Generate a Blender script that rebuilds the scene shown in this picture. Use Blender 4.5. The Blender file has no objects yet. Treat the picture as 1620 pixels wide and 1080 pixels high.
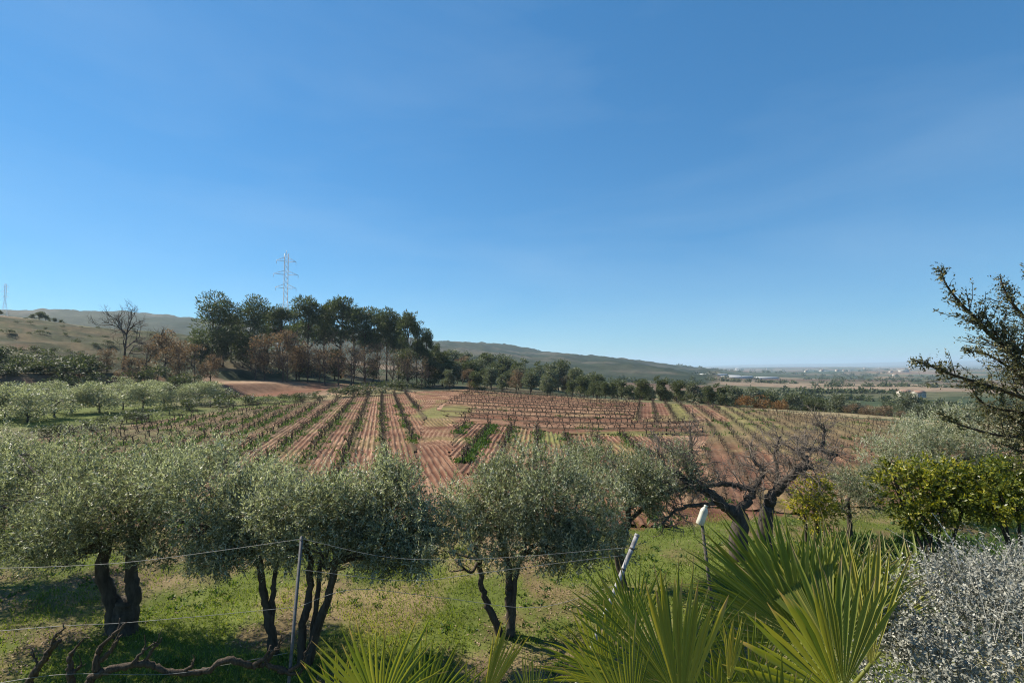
import bpy, math
import numpy as np
from math import radians as R_, sin, cos, tan, pi, atan2, sqrt

# ------------------------------------------------------------------ camera, sky, sun, exposure
scene = bpy.context.scene
COL = scene.collection
CAM_Z = 4.5
FPX = 810.0                       # focal length in photo pixels (1620 px wide)
PITCH = math.atan(38.0 / FPX)     # horizon lies a little below the middle
cam_data = bpy.data.cameras.new('camera')
cam_data.sensor_width = 36.0
cam_data.lens = 18.0
cam_data.clip_start = 0.05
cam_data.clip_end = 60000.0
cam = bpy.data.objects.new('camera', cam_data)
COL.objects.link(cam)
cam.location = (0, 0, CAM_Z)
cam.rotation_euler = (pi / 2 + PITCH, 0, 0)
scene.camera = cam

SUN_AZ = -66.0                    # degrees from the view axis (+Y), negative = left
SUN_EL = 41.0
world = bpy.data.worlds.new('World')
scene.world = world
world.use_nodes = True
wn = world.node_tree.nodes; wl = world.node_tree.links
wn.clear()
sky = wn.new('ShaderNodeTexSky')
sky.sky_type = 'NISHITA'
sky.sun_disc = False
sky.sun_elevation = R_(SUN_EL)
sky.sun_rotation = R_(SUN_AZ)
sky.altitude = 200
sky.air_density = 1.0
sky.dust_density = 0.0
sky.ozone_density = 6.0
bg = wn.new('ShaderNodeBackground'); bg.inputs['Strength'].default_value = 0.1
wo = wn.new('ShaderNodeOutputWorld')
# colour grade of the whole sky, the photograph's cool processing
sc1 = wn.new('ShaderNodeVectorMath'); sc1.operation = 'SCALE'; sc1.inputs['Scale'].default_value = 0.1
hsv = wn.new('ShaderNodeHueSaturation'); hsv.inputs['Saturation'].default_value = 1.2
gam = wn.new('ShaderNodeGamma'); gam.inputs['Gamma'].default_value = 0.66
tin = wn.new('ShaderNodeVectorMath'); tin.operation = 'MULTIPLY'; tin.inputs[1].default_value = (3.0, 4.9, 5.95)
wl.new(sky.outputs[0], sc1.inputs[0]); wl.new(sc1.outputs[0], hsv.inputs['Color']); wl.new(hsv.outputs[0], gam.inputs[0])
wl.new(gam.outputs[0], tin.inputs[0])
# faint thin cirrus veils over the whole dome
wtc = wn.new('ShaderNodeTexCoord'); wmp = wn.new('ShaderNodeMapping'); wmp.inputs['Scale'].default_value = (1.2, 1.2, 5.0); wmp.inputs['Rotation'].default_value = (0.25, 0.35, 0.6)
wno = wn.new('ShaderNodeTexNoise'); wno.inputs['Scale'].default_value = 1.3; wno.inputs['Detail'].default_value = 5.0; wno.inputs['Distortion'].default_value = 0.4
wmr = wn.new('ShaderNodeMapRange'); wmr.inputs[1].default_value = 0.45; wmr.inputs[2].default_value = 0.85; wmr.inputs[3].default_value = 0.0; wmr.inputs[4].default_value = 0.16
wmx = wn.new('ShaderNodeMix'); wmx.data_type = 'RGBA'; wmx.inputs[7].default_value = (3.6, 4.6, 5.4, 1)
wl.new(wtc.outputs['Generated'], wmp.inputs[0]); wl.new(wmp.outputs[0], wno.inputs['Vector']); wl.new(wno.outputs['Fac'], wmr.inputs[0]); wl.new(wmr.outputs[0], wmx.inputs[0])
wl.new(tin.outputs[0], wmx.inputs[6]); wl.new(wmx.outputs[2], bg.inputs[0]); wl.new(bg.outputs[0], wo.inputs[0])

sun_data = bpy.data.lights.new('sun', 'SUN')
sun_data.energy = 5.0
sun_data.angle = R_(0.55)
sun_data.color = (1.0, 0.92, 0.78)
sun = bpy.data.objects.new('sun', sun_data)
COL.objects.link(sun)
_sd = np.array([sin(R_(SUN_AZ)) * cos(R_(SUN_EL)), cos(R_(SUN_AZ)) * cos(R_(SUN_EL)), sin(R_(SUN_EL))])
from mathutils import Vector
sun.rotation_euler = Vector(_sd).to_track_quat('Z', 'Y').to_euler()
sun.location = (-60, 40, 60)

vs = scene.view_settings
vs.view_transform = 'Standard'; vs.look = 'None'; vs.gamma = 1.0; vs.use_curve_mapping = False
vs.exposure = 0.85
scene.cycles.max_bounces = 8
scene.cycles.pixel_filter_type = 'BLACKMAN_HARRIS'
scene.cycles.filter_width = 1.1
scene.cycles.transparent_max_bounces = 8
scene.cycles.volume_bounces = 1
scene.cycles.use_denoising = True
scene.cycles.denoiser = 'OPENIMAGEDENOISE'
scene.cycles.denoising_prefilter = 'NONE'
scene.cycles.sample_clamp_indirect = 6.0
scene.cycles.sample_clamp_direct = 12.0

# ------------------------------------------------------------------ helpers
rng = np.random.default_rng(11)

def V(*a): return np.array(a, float)
def unit(v):
    v = np.asarray(v, float)
    n = np.linalg.norm(v, axis=-1, keepdims=True)
    return v / np.maximum(n, 1e-9)

def ray(px, py):
    u = px - 810.0; v = py - 540.0
    d = V(u, FPX * cos(PITCH) + v * sin(PITCH), FPX * sin(PITCH) - v * cos(PITCH))
    return d / d[1]
def at(px, py, Y):                 # point seen at a photo pixel, Y metres ahead
    return V(0, 0, CAM_Z) + ray(px, py) * Y
def gp(px, py, z=0.0):             # point of level ground seen at a photo pixel
    d = ray(px, py)
    return (V(0, 0, CAM_Z) + d * ((z - CAM_Z) / d[2]))[:2]

def _hash(ix, iy, s):
    n = (ix.astype(np.int64) * 374761393 + iy.astype(np.int64) * 668265263 + s * 1442695041) & 0x7fffffff
    n = ((n ^ (n >> 13)) * 1274126177) & 0x7fffffff
    return ((n ^ (n >> 16)) & 0xffff) / 65535.0
def vnoise(x, y, s=0):
    x = np.asarray(x, float); y = np.asarray(y, float)
    ix = np.floor(x); iy = np.floor(y); fx = x - ix; fy = y - iy
    fx = fx * fx * (3 - 2 * fx); fy = fy * fy * (3 - 2 * fy)
    a = _hash(ix, iy, s); b = _hash(ix + 1, iy, s); c = _hash(ix, iy + 1, s); d = _hash(ix + 1, iy + 1, s)
    return (a * (1 - fx) + b * fx) * (1 - fy) + (c * (1 - fx) + d * fx) * fy
def fbm(x, y, s=0, o=4):
    t = 0; a = 0.5; n = 0
    for i in range(o):
        t = t + a * vnoise(x * 2 ** i, y * 2 ** i, s + i * 17); n += a; a *= 0.5
    return t / n
def smooth(a, b, x):
    t = np.clip((np.asarray(x, float) - a) / (b - a), 0, 1)
    return t * t * (3 - 2 * t)
def mixc(a, b, t):
    t = np.asarray(t)[..., None]
    return np.asarray(a) * (1 - t) + np.asarray(b) * t

# terrain: heights on a table of bearings (deg) and distances (m)
_AZ = np.array([-60, -45, -39, -32.2, -24, -14.5, -8, -3.5, 3.5, 9.8, 13.2, 16.5, 19.7, 25, 32, 40, 46, 60.])
_RR = np.array([0, 20, 45, 62, 78, 100, 130, 165, 200, 300, 500, 800, 1150, 1400, 1800, 2600, 6000, 11000, 16000.])
_HT = np.array([
    #0 20  45   62   78  100  130  165  200  300  500  800 1150 1400 1800 2600 6000 11000 16000
    [0, 0, 0.2, 1.2, 3.5, 7, 12, 17, 19, 10, 20, 50, 90, 112, 60, 10, -20, -20, -20],
    [0, 0, 0.1, 0.8, 2.6, 5.6, 10.5, 15.5, 18, 9, 18, 50, 92, 112, 60, 10, -20, -20, -20],
    [0, 0, 0.0, 0.5, 2.0, 4.8, 9.6, 14.2, 15.9, 8, 18, 50, 98, 121, 60, 10, -20, -20, -20],
    [0, 0, 0.0, 0.3, 1.2, 3.2, 8.2, 12.8, 13.8, 7, 16, 46, 92, 114, 60, 10, -20, -20, -20],
    [0, 0, 0.0, 0.1, 0.5, 1.6, 5.0, 9.0, 9.6, 5, 14, 40, 78, 98, 50, 0, -20, -20, -20],
    [0, 0, 0.0, 0.0, 0.2, 0.8, 2.0, 3.2, 3.0, 2, 10, 34, 64, 80, 40, -5, -25, -25, -25],
    [0, 0, 0.0, 0.0, 0.0, 0.2, 0.4, 0.6, 0.4, 0, 6, 28, 56, 71, 30, -8, -25, -25, -25],
    [0, 0, 0.0, 0.0, 0.0, 0.0, -0.2, -0.6, -1.2, -2, 3, 24, 52, 65, 25, -10, -25, -25, -25],
    [0, 0, 0.0, 0.0, -0.2, -0.8, -1.8, -3.0, -4, -6, -4, 12, 32, 43, 15, -12, -25, -25, -25],
    [0, 0, 0.0, -0.1, -0.5, -1.8, -4, -6, -7, -8, -8, 4, 20, 29, 10, -14, -25, -25, -25],
    [0, 0, 0.0, -0.1, -0.6, -2.2, -5, -7, -7.6, -8, -9, 0, 12, 21, 6, -16, -25, -25, -25],
    [0, 0, 0.0, -0.1, -0.7, -2.8, -6, -7.6, -8, -8, -10, -5, 4, 11, 2, -16, -25, -25, -25],
    [0, 0, 0.0, -0.1, -0.9, -3.4, -7, -8.4, -8.6, -8.5, -11, -11, -7, -2, -8, -18, -25, -25, -25],
    [0, 0, 0.0, -0.2, -1.4, -4.4, -8, -9.4, -9.6, -10, -12, -17, -21, -22, -23, -24, -25, -22, 40],
    [0, 0, 0.0, -0.3, -2.0, -5.2, -8.8, -10, -10.4, -11, -13, -18, -22, -23, -24, -24, -25, -15, 60],
    [0, 0, 0.0, -0.6, -2.8, -6.0, -9, -10.4, -11, -11.5, -13, -18, -22, -23, -24, -24, -25, 10, 110],
    [0, 0, 0.0, -0.8, -3.0, -6.0, -9, -10.4, -11, -11.5, -13, -18, -22, -23, -24, -24, -25, 20, 130],
    [0, 0, 0.0, -0.8, -3.0, -6.0, -9, -10.4, -11, -11.5, -13, -18, -22, -23, -24, -24, -25, 10, 60],
])
def height(x, y):
    x = np.asarray(x, float); y = np.asarray(y, float)
    az = np.degrees(np.arctan2(x, y)); r = np.hypot(x, y)
    azc = np.clip(az, -60, 60)
    j = np.clip(np.searchsorted(_AZ, azc, 'right') - 1, 0, len(_AZ) - 2)
    fa = (azc - _AZ[j]) / (_AZ[j + 1] - _AZ[j]); fa = fa * fa * (3 - 2 * fa) * 0.5 + fa * 0.5
    rc = np.clip(r, 0, _RR[-1])
    k = np.clip(np.searchsorted(_RR, rc, 'right') - 1, 0, len(_RR) - 2)
    fr = (rc - _RR[k]) / (_RR[k + 1] - _RR[k])
    fs = fr * fr * (3 - 2 * fr)
    fr = np.where(rc > 100, 0.6 * fs + 0.4 * fr, 0.5 * fs + 0.5 * fr)
    z = (_HT[j, k] * (1 - fr) + _HT[j, k + 1] * fr) * (1 - fa) + (_HT[j + 1, k] * (1 - fr) + _HT[j + 1, k + 1] * fr) * fa
    back = smooth(75, 110, np.abs(az)) * smooth(40, 80, r)
    z = z * (1 - back)
    # planted bank below the viewer, wider to the right
    edge = 2.4 + 1.2 * smooth(5, 30, az)
    z = z + 0.9 * (1 - smooth(edge, edge + 2.6, r))
    z = z + 0.30 * smooth(12, 30, az) * smooth(6, 8, r) * (1 - smooth(11, 17, r))
    # uneven ground
    z = z + (fbm(x * 0.35, y * 0.35, 3) - 0.5) * 0.16 * (1 - smooth(14, 20, r))
    z = z + (fbm(x * 0.05, y * 0.05, 5) - 0.5) * 1.6 * smooth(85, 140, r)
    z = z + (fbm(x * .0016 + 3, y * .0016, 14, 3) - .45) * 46 * smooth(500, 1500, r) * (1 - smooth(5500, 9000, r)) * smooth(20, 27, az)
    # stepped terraces of the left hillside
    tz = smooth(58, 72, r) * (1 - smooth(170, 195, r)) * (1 - smooth(-27, -17, az)) * (az > -100)
    st = 1.7; wv = z + (fbm(x * .03, y * .03, 12) - .5) * 2.0; fl = np.floor(wv / st); ft = wv / st - fl
    z = z + tz * 0.8 * (st * (fl + smooth(.62, .9, ft)) - wv)
    hill = smooth(400, 900, r) * (1 - smooth(2200, 3500, r)) * (1 - smooth(19, 26, az))
    z = z + hill * ((fbm(x * 0.006, y * 0.006, 8) - 0.5) * 26 + (fbm(x * 0.05, y * 0.05, 9, 3) - 0.5) * 9)
    return z
def ground(px, Y):
    x = (px - 810.0) / FPX * Y
    return V(x, Y, float(height(x, Y)))

# ---- mesh building
class MB:
    def __init__(s): s.v = []; s.q = []; s.t = []; s.a = {}; s.n = 0
    def add(s, v, q=None, t=None, **attr):
        v = np.asarray(v, float).reshape(-1, 3)
        if q is not None and len(q): s.q.append(np.asarray(q, int).reshape(-1, 4) + s.n)
        if t is not None and len(t): s.t.append(np.asarray(t, int).reshape(-1, 3) + s.n)
        s.v.append(v)
        for k, val in attr.items():
            val = np.broadcast_to(np.asarray(val, float), (len(v),))
            s.a.setdefault(k, []).append((s.n, val))
        s.n += len(v)
    def mesh(s, name, mat, smooth_=False, col=None):
        me = bpy.data.meshes.new(name)
        v = np.concatenate(s.v) if s.v else np.zeros((0, 3))
        q = np.concatenate(s.q) if s.q else np.zeros((0, 4), int)
        t = np.concatenate(s.t) if s.t else np.zeros((0, 3), int)
        me.vertices.add(len(v)); me.vertices.foreach_set('co', v.astype(np.float32).ravel())
        me.loops.add(q.size + t.size)
        me.loops.foreach_set('vertex_index', np.concatenate([q.ravel(), t.ravel()]).astype(np.int32))
        me.polygons.add(len(q) + len(t))
        st = np.concatenate([np.arange(len(q)) * 4, q.size + np.arange(len(t)) * 3]).astype(np.int32)
        me.polygons.foreach_set('loop_start', st)
        if smooth_: me.polygons.foreach_set('use_smooth', np.ones(len(q) + len(t), bool))
        for k, parts in s.a.items():
            arr = np.zeros(len(v), np.float32)
            for o, val in parts: arr[o:o + len(val)] = val
            at_ = me.attributes.new(k, 'FLOAT', 'POINT'); at_.data.foreach_set('value', arr)
        if col is not None:
            at_ = me.attributes.new('Col', 'FLOAT_COLOR', 'POINT')
            c4 = np.ones((len(v), 4), np.float32); c4[:, :3] = col
            at_.data.foreach_set('color', c4.ravel())
        me.update(calc_edges=True); me.validate()
        if mat is not None: me.materials.append(mat)
        return me

def tube(mb, pts, rad, sides=6, cap=True, **attr):
    pts = np.asarray(pts, float); n = len(pts)
    rad = np.atleast_1d(np.asarray(rad, float))
    rad = np.interp(np.linspace(0, 1, n), np.linspace(0, 1, len(rad)), rad)
    tg = unit(np.gradient(pts, axis=0))
    ref = V(0, 0, 1) if abs(tg[0][2]) < 0.9 else V(1, 0, 0)
    s_ = unit(np.cross(tg, np.broadcast_to(ref, tg.shape)))
    bad = np.linalg.norm(np.cross(tg, np.broadcast_to(ref, tg.shape)), axis=1) < 1e-3
    if bad.any(): s_[bad] = V(1, 0, 0)
    for i in range(1, n):               # carry the frame along
        v = s_[i - 1] - tg[i] * np.dot(s_[i - 1], tg[i])
        if np.linalg.norm(v) > 1e-4: s_[i] = unit(v)
    b_ = np.cross(tg, s_)
    an = np.arange(sides) / sides * 2 * pi
    ring = (np.cos(an)[None, :, None] * s_[:, None] + np.sin(an)[None, :, None] * b_[:, None]) * rad[:, None, None] + pts[:, None]
    i, j = np.meshgrid(np.arange(n - 1), np.arange(sides), indexing='ij')
    a = i * sides + j; b = i * sides + (j + 1) % sides
    q = np.stack([a, b, b + sides, a + sides], -1).reshape(-1, 4)
    tt = []
    if cap and sides >= 3:
        for k in range(1, sides - 1):
            tt.append((0, k + 1, k)); o = (n - 1) * sides; tt.append((o, o + k, o + k + 1))
    mb.add(ring.reshape(-1, 3), q, tt, **attr)

def curve(pts, n=8):                    # Catmull-Rom through the points
    p = np.asarray(pts, float)
    if len(p) == 2: return p[0] + (p[1] - p[0]) * np.linspace(0, 1, n)[:, None]
    P = np.vstack([2 * p[0] - p[1], p, 2 * p[-1] - p[-2]]); out = []
    for i in range(1, len(P) - 2):
        t = np.linspace(0, 1, n, endpoint=(i == len(P) - 3))[:, None]
        a, b, c, d = P[i - 1], P[i], P[i + 1], P[i + 2]
        out.append(0.5 * (2 * b + (c - a) * t + (2 * a - 5 * b + 4 * c - d) * t * t + (3 * b - a - 3 * c + d) * t ** 3))
    return np.vstack(out)

def leaves(mb, p, d, n, l, w, var):     # one pointed leaf face per row
    d = unit(d); s_ = unit(np.cross(d, n))
    l = np.broadcast_to(l, (len(p),))[:, None]; w = np.broadcast_to(w, (len(p),))[:, None]
    v = np.stack([p, p + d * l * .45 + s_ * w * .5, p + d * l, p + d * l * .45 - s_ * w * .5], 1).reshape(-1, 3)
    q = np.arange(len(p) * 4).reshape(-1, 4)
    mb.add(v, q, var=np.repeat(var, 4))

def obj(name, me, parent=None, loc=None):
    o = bpy.data.objects.new(name, me); COL.objects.link(o)
    if parent is not None: o.parent = parent
    if loc is not None: o.location = loc
    return o
def tag(o, label=None, cat=None, group=None, kind=None):
    if label: o['label'] = label
    if cat: o['category'] = cat
    if group: o['group'] = group
    if kind: o['kind'] = kind
    return o
def thing(name, label, cat, loc=(0, 0, 0), rz=0.0, group=None, scale=None):
    o = bpy.data.objects.new(name, None); COL.objects.link(o)
    o.empty_display_size = 0.2
    o.location = loc; o.rotation_euler = (0, 0, rz)
    if scale is not None: o.scale = scale
    return tag(o, label, cat, group)
def copy_tree(root, label, loc, rz=0.0, scale=None, group=None):
    r = root.copy(); COL.objects.link(r); r.location = loc; r.rotation_euler = (0, 0, rz)
    if scale is not None: r.scale = scale
    r['label'] = label
    if group: r['group'] = group
    for ch in list(root.children):
        c = ch.copy(); COL.objects.link(c); c.parent = r
        for g in list(ch.children):
            d = g.copy(); COL.objects.link(d); d.parent = c
    return r
ORD = ['first', 'second', 'third', 'fourth', 'fifth', 'sixth', 'seventh', 'eighth', 'ninth', 'tenth', 'eleventh', 'twelfth', 'thirteenth',
       'fourteenth', 'fifteenth', 'sixteenth', 'seventeenth', 'eighteenth', 'nineteenth', 'twentieth', 'twenty-first', 'twenty-second',
       'twenty-third', 'twenty-fourth', 'twenty-fifth', 'twenty-sixth', 'twenty-seventh', 'twenty-eighth', 'twenty-ninth', 'thirtieth']
def ordw(i):
    if i < len(ORD): return ORD[i]
    return '%dth' % (i + 1) if (i + 1) % 10 not in (1, 2, 3) or (i + 1) % 100 in (11, 12, 13) else '%d%s' % (i + 1, {1: 'st', 2: 'nd', 3: 'rd'}[(i + 1) % 10])

# ------------------------------------------------------------------ materials
def new_mat(name):
    m = bpy.data.materials.new(name); m.use_nodes = True
    nt = m.node_tree; nt.nodes.clear()
    out = nt.nodes.new('ShaderNodeOutputMaterial')
    return m, nt, out
def node(nt, t, **kw):
    n = nt.nodes.new(t)
    for k, v in kw.items():
        if k in n.inputs: n.inputs[k].default_value = v
        else: setattr(n, k, v)
    return n
def ramp(nt, stops, fac):
    r = nt.nodes.new('ShaderNodeValToRGB'); e = r.color_ramp.elements
    while len(e) < len(stops): e.new(0.5)
    for el, (p, c) in zip(e, stops):
        el.position = p; el.color = (*c, 1)
    nt.links.new(fac, r.inputs[0]); return r.outputs[0]

def leaf_mat(name, stops, transl=0.35, rough=0.55, tcol=None, spec=0.35):
    m, nt, out = new_mat(name)
    a = node(nt, 'ShaderNodeAttribute', attribute_name='var')
    c = ramp(nt, stops, a.outputs['Fac'])
    p = node(nt, 'ShaderNodeBsdfPrincipled'); p.inputs['Roughness'].default_value = rough
    p.inputs['Specular IOR Level'].default_value = spec
    nt.links.new(c, p.inputs['Base Color'])
    tr = node(nt, 'ShaderNodeBsdfTranslucent')
    mul = node(nt, 'ShaderNodeMix', data_type='RGBA', blend_type='MULTIPLY')
    mul.inputs[0].default_value = 1.0
    nt.links.new(c, mul.inputs[6]); mul.inputs[7].default_value = (*(tcol or (1.1, 1.15, 0.6)), 1)
    nt.links.new(mul.outputs[2], tr.inputs[0])
    mx = node(nt, 'ShaderNodeMixShader'); mx.inputs[0].default_value = transl
    nt.links.new(p.outputs[0], mx.inputs[1]); nt.links.new(tr.outputs[0], mx.inputs[2])
    nt.links.new(mx.outputs[0], out.inputs[0]); return m

def bark_mat(name, c1, c2, scale=14, bump=0.6, stretch=4, rough=0.85):
    m, nt, out = new_mat(name)
    tc = node(nt, 'ShaderNodeTexCoord'); mp = node(nt, 'ShaderNodeMapping'); mp.inputs['Scale'].default_value = (1, 1, 1 / stretch)
    nt.links.new(tc.outputs['Object'], mp.inputs[0])
    n1 = node(nt, 'ShaderNodeTexNoise', Scale=scale, Detail=5.0, Roughness=0.65); nt.links.new(mp.outputs[0], n1.inputs['Vector'])
    c = ramp(nt, [(0.3, c1), (0.7, c2)], n1.outputs['Fac'])
    p = node(nt, 'ShaderNodeBsdfPrincipled'); p.inputs['Roughness'].default_value = rough
    p.inputs['Specular IOR Level'].default_value = 0.2
    nt.links.new(c, p.inputs['Base Color'])
    b = node(nt, 'ShaderNodeBump', Strength=bump, Distance=0.03); nt.links.new(n1.outputs['Fac'], b.inputs['Height'])
    nt.links.new(b.outputs[0], p.inputs['Normal']); nt.links.new(p.outputs[0], out.inputs[0]); return m

def plain_mat(name, c, rough=0.5, metal=0.0, noise=0.15, scale=20, spec=0.4):
    m, nt, out = new_mat(name)
    tc = node(nt, 'ShaderNodeTexCoord')
    n1 = node(nt, 'ShaderNodeTexNoise', Scale=scale, Detail=4.0); nt.links.new(tc.outputs['Object'], n1.inputs['Vector'])
    c = np.array(c)
    col = ramp(nt, [(0.3, tuple(c * (1 - noise))), (0.7, tuple(np.minimum(c * (1 + noise), 1)))], n1.outputs['Fac'])
    p = node(nt, 'ShaderNodeBsdfPrincipled'); p.inputs['Roughness'].default_value = rough; p.inputs['Metallic'].default_value = metal
    p.inputs['Specular IOR Level'].default_value = spec
    nt.links.new(col, p.inputs['Base Color']); nt.links.new(p.outputs[0], out.inputs[0]); return m

def ground_mat(name, s1, s2, bump, dist, amt=0.5):
    """Colour zones come from the mesh; noise gives grain, clods and fine relief."""
    m, nt, out = new_mat(name)
    a = node(nt, 'ShaderNodeAttribute', attribute_name='Col')
    tc = node(nt, 'ShaderNodeTexCoord')
    n1 = node(nt, 'ShaderNodeTexNoise', Scale=s1, Detail=6.0, Roughness=0.65); nt.links.new(tc.outputs['Object'], n1.inputs['Vector'])
    n2 = node(nt, 'ShaderNodeTexNoise', Scale=s2, Detail=4.0); nt.links.new(tc.outputs['Object'], n2.inputs['Vector'])
    ad = node(nt, 'ShaderNodeMath', operation='ADD'); nt.links.new(n1.outputs['Fac'], ad.inputs[0]); nt.links.new(n2.outputs['Fac'], ad.inputs[1])
    mr = node(nt, 'ShaderNodeMapRange'); mr.inputs[1].default_value = 0.7; mr.inputs[2].default_value = 1.3
    mr.inputs[3].default_value = 1 - amt; mr.inputs[4].default_value = 1 + amt
    nt.links.new(ad.outputs[0], mr.inputs[0])
    vm = node(nt, 'ShaderNodeVectorMath', operation='SCALE')
    nt.links.new(a.outputs['Color'], vm.inputs[0]); nt.links.new(mr.outputs[0], vm.inputs['Scale'])
    p = node(nt, 'ShaderNodeBsdfPrincipled'); p.inputs['Roughness'].default_value = 0.95; p.inputs['Specular IOR Level'].default_value = 0.1
    nt.links.new(vm.outputs[0], p.inputs['Base Color'])
    b = node(nt, 'ShaderNodeBump', Strength=bump, Distance=dist); nt.links.new(n1.outputs['Fac'], b.inputs['Height'])
    nt.links.new(b.outputs[0], p.inputs['Normal']); nt.links.new(p.outputs[0], out.inputs[0]); return m

M = {}
M['terrain'] = ground_mat('terrain_mat', 1.1, 0.12, 0.7, 0.12, 0.45)
M['soil'] = ground_mat('soil_mat', 5.0, 0.5, 0.9, 0.06, 0.35)
M['olive_leaf'] = leaf_mat('olive_leaf_mat', [(0, (0.055, 0.064, 0.032)), (0.45, (0.19, 0.20, 0.12)), (0.75, (0.36, 0.365, 0.255)), (1, (0.58, 0.57, 0.46))], 0.45, 0.45, (1.0, 1.08, 0.65), 0.38)
M['olive_bark'] = bark_mat('olive_bark_mat', (0.03, 0.024, 0.018), (0.10, 0.08, 0.06))
M['pine_leaf'] = leaf_mat('pine_leaf_mat', [(0, (0.035, 0.05, 0.024)), (0.6, (0.09, 0.112, 0.054)), (1, (0.18, 0.195, 0.10))], 0.32, 0.6)
M['pine_bark'] = bark_mat('pine_bark_mat', (0.06, 0.04, 0.03), (0.15, 0.11, 0.085))
M['brown_leaf'] = leaf_mat('brown_leaf_mat', [(0, (0.09, 0.065, 0.042)), (0.6, (0.21, 0.155, 0.095)), (1, (0.33, 0.24, 0.14))], 0.32, 0.7, (1.1, 0.95, 0.7))
M['rust_leaf'] = leaf_mat('rust_leaf_mat', [(0, (0.09, 0.05, 0.02)), (0.6, (0.21, 0.12, 0.045)), (1, (0.32, 0.2, 0.08))], 0.3, 0.7, (1.2, 0.9, 0.5))
M['oak_leaf'] = leaf_mat('oak_leaf_mat', [(0, (0.034, 0.046, 0.022)), (0.6, (0.095, 0.112, 0.055)), (1, (0.19, 0.2, 0.105))], 0.32, 0.6)
M['grey_leaf'] = leaf_mat('grey_leaf_mat', [(0, (0.06, 0.07, 0.046)), (0.6, (0.15, 0.168, 0.115)), (1, (0.26, 0.275, 0.2))], 0.32, 0.6)
M['citrus_leaf'] = leaf_mat('citrus_leaf_mat', [(0, (0.035, 0.055, 0.012)), (0.4, (0.12, 0.15, 0.02)), (0.75, (0.34, 0.32, 0.035)), (1, (0.58, 0.50, 0.08))], 0.4, 0.35, (1.3, 1.2, 0.4))
M['silver_leaf'] = leaf_mat('silver_leaf_mat', [(0, (0.07, 0.075, 0.06)), (0.5, (0.24, 0.24, 0.20)), (1, (0.50, 0.49, 0.43))], 0.12, 0.7, (1, 1, 0.9))
M['silver_stem'] = bark_mat('silver_stem_mat', (0.35, 0.34, 0.30), (0.6, 0.58, 0.53), 60, 0.1)
M['dark_leaf'] = leaf_mat('dark_leaf_mat', [(0, (0.035, 0.04, 0.018)), (0.6, (0.10, 0.10, 0.045)), (1, (0.23, 0.20, 0.09))], 0.25, 0.5)
M['dark_bark'] = bark_mat('dark_bark_mat', (0.03, 0.024, 0.018), (0.09, 0.07, 0.05), 30)
M['fig_bark'] = bark_mat('fig_bark_mat', (0.03, 0.025, 0.021), (0.105, 0.085, 0.07), 18, 0.4)
M['fig_twig'] = bark_mat('fig_twig_mat', (0.09, 0.072, 0.06), (0.26, 0.215, 0.175), 30, 0.3)
M['vine_bark'] = bark_mat('vine_bark_mat', (0.03, 0.022, 0.016), (0.12, 0.088, 0.062), 40, 0.8, 6)
M['grass'] = leaf_mat('grass_mat', [(0, (0.075, 0.115, 0.02)), (0.55, (0.185, 0.235, 0.04)), (0.85, (0.30, 0.30, 0.08)), (1, (0.42, 0.34, 0.17))], 0.45, 0.6, (1.2, 1.2, 0.5))
M['weed'] = leaf_mat('weed_mat', [(0, (0.03, 0.065, 0.014)), (0.6, (0.075, 0.135, 0.03)), (1, (0.16, 0.2, 0.05))], 0.35, 0.6)
M['litter'] = leaf_mat('litter_mat', [(0, (0.10, 0.065, 0.04)), (0.6, (0.24, 0.16, 0.10)), (1, (0.42, 0.32, 0.22))], 0.1, 0.8)
M['galv'] = plain_mat('galvanised_steel_mat', (0.10, 0.10, 0.105), 0.7, 0.2, 0.25, 30)
M['wire'] = plain_mat('wire_mat', (0.26, 0.25, 0.23), 0.6, 0.2, 0.1)
M['white_post'] = plain_mat('white_post_mat', (0.27, 0.26, 0.26), 0.8, 0.0, 0.5, 9)
M['jug'] = plain_mat('jug_plastic_mat', (0.50, 0.49, 0.40), 0.5, 0.0, 0.25, 9)
M['stake'] = bark_mat('stake_mat', (0.05, 0.045, 0.04), (0.14, 0.12, 0.1), 20)
M['pylon'] = plain_mat('pylon_steel_mat', (0.6, 0.6, 0.6), 0.6, 0.1, 0.1)
M['house_wall'] = plain_mat('house_wall_mat', (0.42, 0.38, 0.32), 0.9, 0, 0.15, 0.5)
M['roof'] = plain_mat('roof_tile_mat', (0.24, 0.15, 0.11), 0.9, 0, 0.2, 2)
M['greenhouse'] = plain_mat('greenhouse_sheet_mat', (0.36, 0.36, 0.35), 0.95, 0, 0.05, 0.1)
M['window'] = plain_mat('dark_window_mat', (0.04, 0.045, 0.05), 0.2, 0, 0.05)
M['rock'] = plain_mat('pale_rock_mat', (0.46, 0.42, 0.36), 0.95, 0, 0.35, 0.6)
M['trunk_far'] = bark_mat('far_trunk_mat', (0.05, 0.038, 0.03), (0.13, 0.10, 0.08), 3)

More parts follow.
